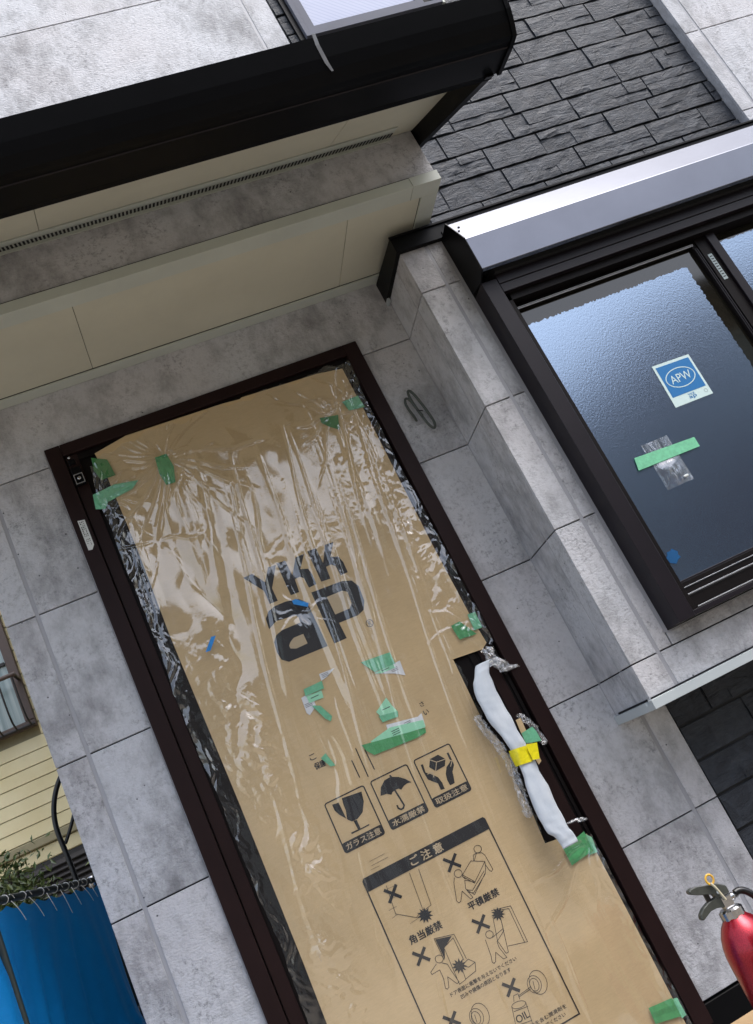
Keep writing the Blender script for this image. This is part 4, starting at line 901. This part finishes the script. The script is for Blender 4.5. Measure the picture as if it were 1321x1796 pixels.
# loose bunches of film at the edges
def bunch(pts, rad, label, seed, n=9):
    r = np.random.default_rng(seed)
    vs, fs = [], []
    m_ = 14
    P_ = [np.array(p_) for p_ in pts]
    seg = 10 * (len(P_) - 1)
    for i in range(seg + 1):
        t = i / 10; k = min(int(t), len(P_) - 2); c_ = P_[k] * (1 - (t - k)) + P_[k + 1] * (t - k)
        for j in range(m_):
            a = 2 * math.pi * j / m_; rr_ = rad * r.uniform(.35, 1.3) * (1 if 0 < i < seg else .3)
            vs.append((c_[0] + rr_ * math.cos(a), c_[1] + .45 * rr_ * math.sin(a), c_[2] + r.uniform(-.3, .3) * rad))
    for i in range(seg):
        for j in range(m_):
            j2 = (j + 1) % m_
            if r.random() < .93: fs.append((i*m_+j, i*m_+j2, (i+1)*m_+j2, (i+1)*m_+j))
    o = from_data('film_bunch', vs, fs, M['film_bunched'])
    return tag(o, label, 'plastic film', 'torn bunches of clear film round the handle')
bunch([(-.095, -.022, 1.16), (-.088, -.026, 1.11), (-.065, -.028, 1.075), (-.045, -.026, 1.07)], .020, 'bunched clear film hanging off the edge above the wrapped handle', 1)
bunch([(-.222, -.025, .985), (-.215, -.03, .93), (-.200, -.032, .87), (-.195, -.03, .80), (-.205, -.028, .72), (-.215, -.028, .655)], .014, 'long torn curl of clear film along the left side of the handle', 2)
bunch([(-.098, -.026, .935), (-.085, -.03, .905), (-.072, -.026, .875), (-.066, -.024, .82)], .011, 'small crumpled film scrap right of the yellow tape', 3)
bunch([(-.115, -.026, .592), (-.085, -.03, .588), (-.067, -.028, .578)], .012, 'twisted film roll just under the handle lower end', 4)

# ------------------------------------------------------------------ wrapped handle
def foam():
    Lp, Rp = [(-0.1371, 1.1208), (-0.1659, 1.1085), (-0.1999, 1.0738), (-0.2166, 1.0236), (-0.2144, 0.9629), (-0.196, 0.9034), (-0.1824, 0.8546), (-0.1816, 0.7936), (-0.1967, 0.7408), (-0.2059, 0.6937), (-0.2118, 0.6457), (-0.2018, 0.5956), (-0.1822, 0.5753), (-0.1686, 0.5449)], [(-0.1312, 1.1187), (-0.127, 1.1067), (-0.134, 1.0773), (-0.1322, 1.021), (-0.1292, 0.9729), (-0.1346, 0.9101), (-0.1399, 0.8482), (-0.1359, 0.7829), (-0.1275, 0.7162), (-0.1248, 0.6556), (-0.13, 0.602), (-0.1325, 0.5729), (-0.1373, 0.55), (-0.1428, 0.5327)]
    za = sorted([q[1] for q in Lp]); 
    lx = lambda z: float(np.interp(z, [q[1] for q in Lp][::-1], [q[0] for q in Lp][::-1]))
    rx = lambda z: float(np.interp(z, [q[1] for q in Rp][::-1], [q[0] for q in Rp][::-1]))
    vs, fs = [], []; n = 20; zs = list(np.linspace(.540, 1.118, 110))
    for i, z in enumerate(zs):
        a, b_ = lx(z), rx(z); c_ = (a + b_) / 2; w = max(.004, (b_ - a) / 2 * .96)
        d_ = min(.013, w * .6) if .56 < z < 1.10 else .010
        w = min(max(w, .0275), .036)
        if .79 < z < .85: d_ *= .9
        for j in range(n):
            t = 2 * math.pi * j / n; rr_ = (1 + .03 * math.sin(3 * t + z * 18)) / max(abs(math.cos(t)), abs(math.sin(t))) ** .45 * .93
            vs.append((c_ + w * math.cos(t) * rr_ + .0006 * math.sin(z * 83 + 2 * t), -.070 + d_ * math.sin(t) * rr_ + .0011 * math.sin(z * 47 + math.cos(t) * 6 + 2 * math.sin(z * 21)) + .0004 * math.sin(z * 173 + t * 3 + 4 * math.sin(z * 31)), z))
    for i in range(len(zs) - 1):
        for j in range(n):
            j2 = (j + 1) % n; fs.append((i*n+j, i*n+j2, (i+1)*n+j2, (i+1)*n+j))
    fs.append(tuple(range(n))[::-1]); fs.append(tuple((len(zs)-1)*n+j for j in range(n)))
    return from_data('foam_wrap', vs, fs, M['foam'], None, True)
tag(foam(), 'white foam sheet wrapped round the long vertical door handle', 'foam wrap')
def ytape():
    vs, fs = [], []; n = 22
    for i, z in enumerate((.797, .815, .832, .846)):
        for j in range(n):
            t = 2 * math.pi * j / n; s_ = .0022 * math.sin(z * 300 + 5 * t)
            vs.append((-.1640 + (.0285 + s_) * math.cos(t), -.069 + (.0185 + s_) * math.sin(t), z + .004 * math.cos(t) * -1))
    for i in range(3):
        for j in range(n):
            j2 = (j + 1) % n; fs.append((i*n+j, i*n+j2, (i+1)*n+j2, (i+1)*n+j))
    return from_data('yellow_tape', vs, fs, M['yellow_tape'], None, True)
yt = tag(ytape(), 'bright yellow tape band round the middle of the white wrapped handle', 'tape')
fill_polys('tape_end', [[(-0.1421, 0.8448), (-0.1077, 0.8363), (-0.123, 0.7917), (-0.144, 0.7972)]], -.0905, M['yellow_tape'], yt, .0008).rotation_euler = (0, 0, 0)
tag(fill_polys('cardboard_scrap', [[(-0.1158, 0.9229), (-0.0985, 0.9222), (-0.1013, 0.8851), (-0.1026, 0.7829), (-0.1151, 0.7764), (-0.123, 0.8461)]], -.0300, M['kraft'], None, .0025), 'small torn cardboard scrap behind the yellow tape beside the handle', 'cardboard')
tag(fill_polys('green_tape', [[(-0.1198, 0.8804), (-0.0796, 0.8838), (-0.0744, 0.8666), (-0.0742, 0.8355), (-0.1031, 0.8418), (-0.1225, 0.8491)]], -.0335, M['tape_light'], None, .0008), 'green tape holding the cardboard scrap right of the yellow tape', 'tape', 'green masking tape on the door edges')

# ------------------------------------------------------------------ window stickers
SY = -.2956
stk = prism_y('glass_sticker', [(.7735, 1.7325), (.918, 1.7265), (.9165, 1.569), (.7675, 1.5715)][::-1], SY - .0004, SY, M['ripple_white'])
tag(stk, 'square blue and white APW sticker on the dark obscure bay window pane', 'sticker')
fill_polys('blue_field', [[(.7815, 1.722), (.9105, 1.717), (.9090, 1.603), (.7780, 1.606)]], SY - .0009, M['sticker_blue'], stk)
oval = [(.8445 + .0545 * math.cos(t), 1.6625 + .0345 * math.sin(t)) for t in np.linspace(0, 2 * math.pi, 37)]
ribbons('oval', [oval], .0030, SY - .0013, M['ripple_white'], stk)
lettering('lettering', 'APW', .805, .885, 1.6625, .030, SY - .0013, M['ripple_white'], stk, -.004)
lettering('small_logo', 'YKK', .832, .860, 1.5955, .008, SY - .0008, M['sticker_blue'], stk, .02)
lettering('small_logo', 'ap', .832, .860, 1.5835, .012, SY - .0008, M['sticker_blue'], stk, .03)
ribbons('small_seal', [[(.899 + .006 * math.cos(t), 1.588 + .006 * math.sin(t)) for t in np.linspace(0, 6.28, 14)]], .0016, SY - .0008, M['grey_print'], stk)
tag(prism_y('green_tape', [(.5405, 1.470), (.765, 1.4575), (.765, 1.4225), (.531, 1.4275)][::-1], SY - .0040, SY - .0034, M['tape_light']), 'long green tape strip across the bay window glass holding a clear bag', 'tape')
def bag():
    vs, fs = [], []; n = 18
    r = np.random.default_rng(3)
    for i in range(n + 1):
        for j in range(n + 1):
            u, v_ = i / n, j / n
            x = .585 + .100 * u + .012 * v_ * 0; z = 1.334 + .165 * v_
            e = math.sin(math.pi * u) * math.sin(math.pi * min(1, v_ * 1.6))
            vs.append((x, SY - .0015 - e * (.004 + .006 * r.random()) * (0 if v_ > .55 else 1), z))
    for i in range(n):
        for j in range(n): fs.append((i*(n+1)+j, (i+1)*(n+1)+j, (i+1)*(n+1)+j+1, i*(n+1)+j+1))
    return from_data('plastic_bag', vs, fs, M['film_bunched'], None, True)
bg_ = tag(bag(), 'small clear plastic bag with screws taped to the bay window glass', 'plastic bag')
box('screw_packet', .655, .672, SY - .010, SY - .004, 1.348, 1.356, M['label_white'], bg_, .002)
sb = prism_y('glass_sticker', [(.4600, 1.146), (.4665, 1.152), (.471, 1.161), (.482, 1.160), (.491, 1.165), (.498, 1.157), (.505, 1.150), (.500, 1.141), (.504, 1.131), (.492, 1.127), (.480, 1.118), (.470, 1.123), (.4620, 1.128)][::-1], SY - .0005, SY, M['sticker_deep'])
tag(sb, 'small plain blue sticker in the bottom left corner of the bay window glass', 'sticker')

# ------------------------------------------------------------------ cable loop, gutter strip
cbl = thing('cable_loop', (0, 0, 0), 'thin grey cable coiled in a loop coming out of the siding right of the door', 'cable')
tube('cable', [(.070, .012, 1.965), (.066, -.014, 1.968), (.052, -.030, 1.995), (.047, -.034, 2.030), (.058, -.034, 2.052), (.072, -.032, 2.040), (.080, -.030, 1.990), (.087, -.030, 1.935), (.100, -.030, 1.905), (.112, -.030, 1.915), (.113, -.030, 1.950), (.103, -.034, 2.000), (.094, -.036, 2.050), (.083, -.036, 2.075), (.071, -.036, 2.065), (.073, -.036, 2.010), (.083, -.036, 1.965)], .0046, M['cable'], cbl)
tube('cable_tie', [(.071, -.040, 1.990), (.080, -.044, 1.983), (.092, -.042, 1.982), (.094, -.028, 1.985)], .0020, M['hose'], cbl)
box('wall_sleeve', .060, .080, -.004, .003, 1.952, 1.972, M['sealant'], cbl, .003, 2)
gs = thing('tape_strip', (0, 0, 0), 'narrow silvery strip hanging over the front edge of the black gutter', 'strip')
from_data('strip', [(-.128, -1.1535, 2.556), (-.119, -1.1535, 2.556), (-.129, -1.1440, 2.530), (-.119, -1.1440, 2.530), (-.122, -1.126, 2.487), (-.112, -1.126, 2.487), (-.113, -1.117, 2.466), (-.107, -1.117, 2.466)], [(0, 1, 3, 2), (2, 3, 5, 4), (4, 5, 7, 6)], M['shine'], gs)

# ------------------------------------------------------------------ fire extinguisher
ex = thing('fire_extinguisher', (0, 0, 0), 'metallic red fire extinguisher standing at the lower right beside the entrance', 'fire extinguisher')
EX, EY = .0035, -.5
lathe('body', [(.058, -.235), (.0655, -.228), (.0655, .175), (.0648, .195), (.0615, .215), (.054, .237), (.042, .257), (.031, .268), (.027, .274)], EX, EY, M['red'], ex, 56)
lathe('base_ring', [(.060, -.25), (.064, -.248), (.0665, -.232), (.060, -.226)], EX, EY, M['rubber'], ex, 40)
bm = bmesh.new()
vs = []
prof = [(.020, .268), (.0285, .270), (.0285, .288), (.024, .292), (.015, .293)]
n = 48
rows_ = []
for k_, (r_, z_) in enumerate(prof):
    rows_.append([bm.verts.new((EX + (r_ + (.0018 if (i // 3) % 2 and 0 < k_ < 3 else 0)) * math.cos(2*math.pi*i/n), EY + (r_ + (.0018 if (i // 3) % 2 and 0 < k_ < 3 else 0)) * math.sin(2*math.pi*i/n), z_)) for i in range(n)])
for k_ in range(len(prof) - 1):
    for i in range(n): bm.faces.new((rows_[k_][i], rows_[k_][(i+1) % n], rows_[k_+1][(i+1) % n], rows_[k_+1][i]))
bm.faces.new(rows_[-1])
from_bm('collar', bm, M['chrome'], ex)
box('valve_body', EX - .013, EX + .015, EY - .012, EY + .012, .292, .322, M['chrome'], ex, .004, 2)
lathe('hose_fitting', [(.006, 0), (.0095, .002), (.0095, .010), (.007, .012), (.007, .022)], 0, 0, M['chrome'], ex, 16)
hf = [o for o in ex.children if o.name.startswith('hose_fitting')][0]; hf.location = (EX + .014, EY, .310); hf.rotation_euler = (0, math.radians(90), 0)
prism_y('carry_handle', [(-.018, .322), (-.016, .338), (-.036, .342), (-.058, .352), (-.072, .360), (-.074, .368), (-.064, .3715), (-.048, .3675), (-.020, .3560), (.000, .3550), (.021, .3400), (.021, .322)][::-1], EY - .011, EY + .011, M['olive'], ex, .0025)
prism_y('squeeze_lever', [(.012, .300), (-.010, .298), (-.028, .308), (-.046, .309), (-.060, .304), (-.072, .296), (-.0775, .300), (-.074, .311), (-.060, .320), (-.040, .326), (-.022, .3245), (-.010, .330), (.012, .320)][::-1], EY - .009, EY + .009, M['olive'], ex, .0022)
box('handle_spring', -.040, -.028, EY - .004, EY + .004, .325, .345, M['hose'], ex, .001)
tube('safety_pin', [(EX - .016 + .010 * math.cos(t), EY - .016, .370 + .0115 * math.sin(t)) for t in np.linspace(0, 6.28, 18)], .0028, M['pin'], ex)
tube('pin_tie', [(-.016, EY - .018, .362), (-.010, EY - .020, .350), (-.008, EY - .019, .338), (-.004, EY - .018, .325), (-.001, EY - .017, .314)], .0030, M['tag'], ex)
lathe('pin_button', [(.001, 0), (.0045, 0), (.004, .004), (.001, .005)], 0, 0, M['label_white'], ex, 12)
pb = [o for o in ex.children if o.name.startswith('pin_button')][0]; pb.location = (-.008, EY - .014, .336); pb.rotation_euler = (math.radians(90), 0, 0)
tube('hose', [(.036, EY, .313), (.052, EY, .316), (.070, EY - .005, .300), (.088, EY - .010, .26), (.092, EY - .012, .18), (.088, EY - .014, .05), (.082, EY - .014, -.06)], .0085, M['hose'], ex)
cbx = thing('carton', (0, 0, 0), 'brown cardboard box in the bottom right corner below the extinguisher', 'box')
box('box_body', -.235, .26, -.86, -.735, -.12, .158, M['plywood'], cbx, .002)
box('top_flap', -.235, .26, -.862, -.8, .159, .162, M['plywood'], cbx, .001)

# ------------------------------------------------------------------ tarpaulin on its pipe frame, left
P0 = np.array((-1.78, -.62, 1.107)); P1 = np.array((-1.560, 1.0, 1.107)); DV = P1 - P0; LEN = np.linalg.norm(DV); DU = DV / LEN
NRM = np.array((DU[1], -DU[0], 0))
fr = thing('pipe_frame', (0, 0, 0), 'dark green scaffold pipe frame carrying the blue tarpaulin at the left', 'pipe frame')
tube('rail', [tuple(P0), tuple(P1 + DU * .02)], .0115, M['pipe'], fr, 12, False)
tube('post', [(P1[0], P1[1], 1.125), (P1[0], P1[1], -.25)], .0115, M['pipe'], fr, 12, False)
pm = P0 + DU * (LEN * .36)
tube('post', [(pm[0] + .03, pm[1] - .02, 1.09), (pm[0] + .03, pm[1] - .02, -.25)], .0115, M['pipe'], fr, 12, False)
tube('post', [(P0[0], P0[1], 1.12), (P0[0], P0[1], -.25)], .0115, M['pipe'], fr, 12, False)
lathe('clamp', [(.012, -.02), (.020, -.018), (.020, .018), (.012, .02)], P1[0], P1[1], M['chrome'], fr, 14)
cq = [o for o in fr.children if o.name.startswith('clamp')][0]; cq.location = (0, 0, 1.105)
c2 = cq.copy(); coll.objects.link(c2); c2.parent = fr; c2.location = (0, 0, .62)
def tarp():
    nu, nv = 150, 50; vs, fs = [], []
    for j in range(nv + 1):
        for i in range(nu + 1):
            u, v_ = i / nu, j / nv
            s = P0 + DU * (LEN * (u * .985))
            z = 1.086 - v_ * 1.25 - .012 * abs(math.sin(u * math.pi * 13)) * (1 - v_) ** 6
            d_ = 2.6 * (.016 * math.sin(u * 17 + 2.5 * v_ + 2 * math.sin(u * 5)) + .006 * math.sin(u * 43 + 5 * v_ + 3 * math.sin(u * 9 + v_ * 4)) + .002 * math.sin(u * 95 + 14 * v_)) * (.25 + v_)
            d_ += .010 * math.exp(-((v_ - .28 - .12 * u) / .012) ** 2)
            q = s + NRM * (d_ * min(1, .15 + v_ * 6) + .014)
            vs.append((q[0], q[1], z))
    for j in range(nv):
        for i in range(nu): a = j * (nu + 1) + i; fs.append((a, a + 1, a + nu + 2, a + nu + 1))
    return from_data('blue_tarpaulin', vs, fs, M['tarp'], None, True)
tag(tarp(), 'bright blue tarpaulin sheet hanging from the pipe frame at the lower left', 'tarpaulin')
slabs = ['leftmost', 'second', 'third', 'fourth', 'fifth', 'sixth', 'seventh']
for i, u in enumerate((.475, .56, .655, .735, .805, .87, .93)):
    c_ = P0 + DU * (LEN * u); r_ = .0130
    st_ = thing('string_tie', (0, 0, 0), 'white string tie on the tarpaulin rail, ' + ('leftmost of the row' if i == 0 else ('nearest the grey wall' if i == 6 else slabs[i] + ' from the left')), 'string', 'white strings tying the tarpaulin to the pipe')
    ring_ = []
    for t in np.linspace(0, 2 * math.pi, 12):
        q = c_ + NRM * (r_ * math.cos(t)); ring_.append((q[0], q[1], q[2] + r_ * math.sin(t)))
    tube('loop', ring_, .0014, M['string'], st_, 6)
    e = NRM * .030; sd_ = random.uniform(-.02, .03)
    a1 = c_ + e * .6; a2 = c_ + e + DU * sd_; 
    tube('loose_end', [(a1[0], a1[1], a1[2] - .012), (a2[0], a2[1], a2[2] - .040), (a2[0] + DU[0]*.02, a2[1] + DU[1]*.02, a2[2] - random.uniform(.06, .10))], .0012, M['string'], st_, 6)
    tube('loose_end', [(a1[0], a1[1], a1[2] + .006), (a1[0] + DU[0]*.015, a1[1] + DU[1]*.015, a1[2] + .012), (a1[0] + DU[0]*.03, a1[1] + DU[1]*.03, a1[2] - .006)], .0012, M['string'], st_, 6)

# ------------------------------------------------------------------ neighbour house
nb = thing('neighbour_house', (0, 0, 0), 'cream yellow boarded house behind the wall at the left with a brown framed window', 'house')
NY = 4.0
box('wall_core', -6.5, -1.6, NY + .03, 8, -.25, 5.8, M['cream_dark'], nb)
z = 1.725; k_ = 0
while z < 5.6:
    segs = [(-6.5, -1.62)]
    if z + .09 > 2.44 and z < 3.78: segs = [(-6.5, -3.45), (-2.005, -1.62)]
    for a, b_ in segs:
        prism_x('weather_board', [(NY - .004, z + .0025), (NY + .001, z + .0905), (NY + .028, z + .0905), (NY + .028, z + .0025)], a, b_, M['cream'], nb)
    z += .0925
box('base_moulding', -6.5, -1.62, NY - .06, NY + .02, 1.655, 1.715, M['cream_dark'], nb, .006)
box('base_moulding', -6.5, -1.62, NY - .035, NY + .02, 1.56, 1.652, M['cream'], nb, .006)
lp = box('shutter_panel', -3.9, -1.62, NY - .03, NY + .02, -.2, 1.556, M['louver'], nb)
z = 1.53
while z > .6:
    prism_x('louvre_slat', [(NY - .031, z - .024), (NY - .055, z - .034), (NY - .055, z - .030), (NY - .031, z)], -3.9, -1.62, M['louver'], nb); z -= .038
nw = box('window', -3.44, -2.012, NY - .01, NY + .028, 2.45, 3.77, M['curtain_glass'], nb)
for a, b_, c_, d_ in ((-3.45, -2.005, 2.435, 2.485), (-3.45, -2.005, 3.74, 3.785)): box('window_frame', a, b_, NY - .05, NY - .0105, c_, d_, M['brown'], nw, .004)
for a, b_ in ((-3.45, -3.40), (-2.072, -2.005), (-2.74, -2.69)): box('window_frame', a, b_, NY - .052, NY - .0105, 2.4855, 3.7395, M['brown'], nw, .004)
box('glazing_bar', -3.39, -2.08, NY - .03, NY - .0105, 2.93, 2.955, M['louver'], nw, .002)
gr = thing('window_grille', (0, 0, 0), 'brown metal balcony grille with curved bars under the neighbour window', 'grille')
tube('top_rail', [(-3.45, NY - .20, 2.795), (-2.01, NY - .20, 2.795)], .016, M['brown'], gr, 10, False)
tube('bottom_rail', [(-3.45, NY - .08, 2.445), (-2.01, NY - .08, 2.445)], .012, M['louver'], gr, 10, False)
box('bracket', -2.03, -2.008, NY - .20, NY - .052, 2.78, 2.80, M['louver'], gr, .003)
for i in range(15):
    x = -2.035 - i * .098
    tube('bar', [(x, NY - .20, 2.79), (x, NY - .205, 2.65), (x, NY - .20, 2.53), (x, NY - .16, 2.465), (x, NY - .08, 2.445)], .0065, M['louver'], gr, 8)
hz = thing('drain_hose', (0, 0, 0), 'curved black hose standing in front of the cream boards beside the grey wall', 'hose')
tube('hose', [(-1.76, 3.0, 1.905), (-1.80, 3.0, 1.90), (-1.845, 3.0, 1.86), (-1.900, 3.0, 1.784), (-1.940, 3.0, 1.69), (-1.955, 3.0, 1.592), (-1.948, 3.0, 1.496), (-1.942, 3.0, 1.38), (-1.94, 3.0, 1.2)], .0155, M['hose'], hz)
tube('branch_hose', [(-1.80, 3.02, 1.70), (-1.835, 3.02, 1.64), (-1.880, 3.02, 1.568), (-1.935, 3.01, 1.50)], .011, M['hose'], hz)

# shrub behind the tarpaulin
sh = thing('shrub', (0, 0, 0), 'small leafy green shrub showing above the tarpaulin rail at the left edge', 'shrub')
vs, fs = [], []
r = random.Random(4)
for i in range(3400):
    c_ = Vector((-2.06, 1.75, 1.18)) + Vector((r.gauss(0, .095), r.gauss(0, .16), r.gauss(0, .11)))
    if c_.z > 1.47: continue
    n_ = Vector((r.gauss(0, 1), r.gauss(0, 1), r.gauss(.6, 1))).normalized(); t_ = n_.orthogonal().normalized(); t_.rotate(Matrix.Rotation(r.uniform(0, 6.28), 3, n_)); b_ = n_.cross(t_)
    L_ = r.uniform(.012, .024); w_ = L_ * .42; k_ = len(vs)
    vs += [tuple(c_ - t_*L_), tuple(c_ - b_*w_ + n_*.002), tuple(c_ + t_*L_ - n_*.003), tuple(c_ + b_*w_ + n_*.002)]; fs.append((k_, k_+1, k_+2, k_+3))
fo = from_data('foliage', vs, fs, M['leaf'], sh); fo['kind'] = 'stuff'
for i in range(9):
    a = r.uniform(-.07, .07); b_ = r.uniform(-.1, .1)
    tube('stem', [(-2.06, 1.75, -.2), (-2.06 + a*.5, 1.75 + b_*.5, .7), (-2.06 + a, 1.75 + b_, 1.15), (-2.06 + a*1.7, 1.75 + b_*1.6, 1.36)], .005, M['bark'], sh, 6)

# ------------------------------------------------------------------ across the street (out of view, shaped for the film and glass reflections)
op = thing('opposite_house', (0, 0, 0), 'dark rendered house across the street, reflected in the bay window glass', 'house')
box('wall', 3.1, 5.7, -12, -7.2, -.25, 3.9, M['brown_render'], op)
box('roof', 2.9, 5.69, -12.2, -7.0, 3.901, 4.05, M['louver'], op)
box('wall', 5.72, 9.5, -13, -7.1, -.25, 4.75, M['brown_render'], op)  # taller step, shaped so the glass reflection darkens at top right
box('roof', 5.6, 9.7, -13.2, -6.9, 4.751, 4.9, M['louver'], op)
ow = thing('opposite_blocker', (0, 0, 0), 'unseen made-up dark garage across the street, reflected in the door film', 'blocker')  # made-up block out of view, placed so the lower film reflects dark
box('wall_body', -1.9, 2.6, -10.5, -7.2, -.25, 3.92, M['brown_render'], ow)
box('roof', -2.0, 2.7, -10.6, -7.1, 3.92, 4.04, M['louver'], ow)
for x0, x1, z0, z1, y in ((3.6, 4.3, 2.4, 3.4, -7.2), (4.75, 5.3, 2.5, 3.4, -7.2), (6.1, 7.2, 3.0, 4.1, -7.1), (7.8, 8.6, 3.0, 4.0, -7.1), (3.5, 4.6, .4, 1.9, -7.2), (6.3, 7.6, .3, 1.9, -7.1)):  # unseen windows, added to break up the reflection in the glass
    w_ = box('window', x0, x1, y + .002, y + .03, z0, z1, M['curtain_glass'], op)
    frame_ring('window_frame', x0 - .04, x1 + .04, z0 - .04, z1 + .04, .05, y + .001, y + .07, M['trim'], w_)
box('blocker_panel', -1.2, .6, -7.199, -7.15, -.25, 1.9, M['concrete'], ow)  # pale ribbed front, added to break up the dark reflection
for z in np.arange(-.1, 1.85, .12): box('blocker_rib', -1.2, .6, -7.149, -7.142, z, z + .03, M['trim'], ow)
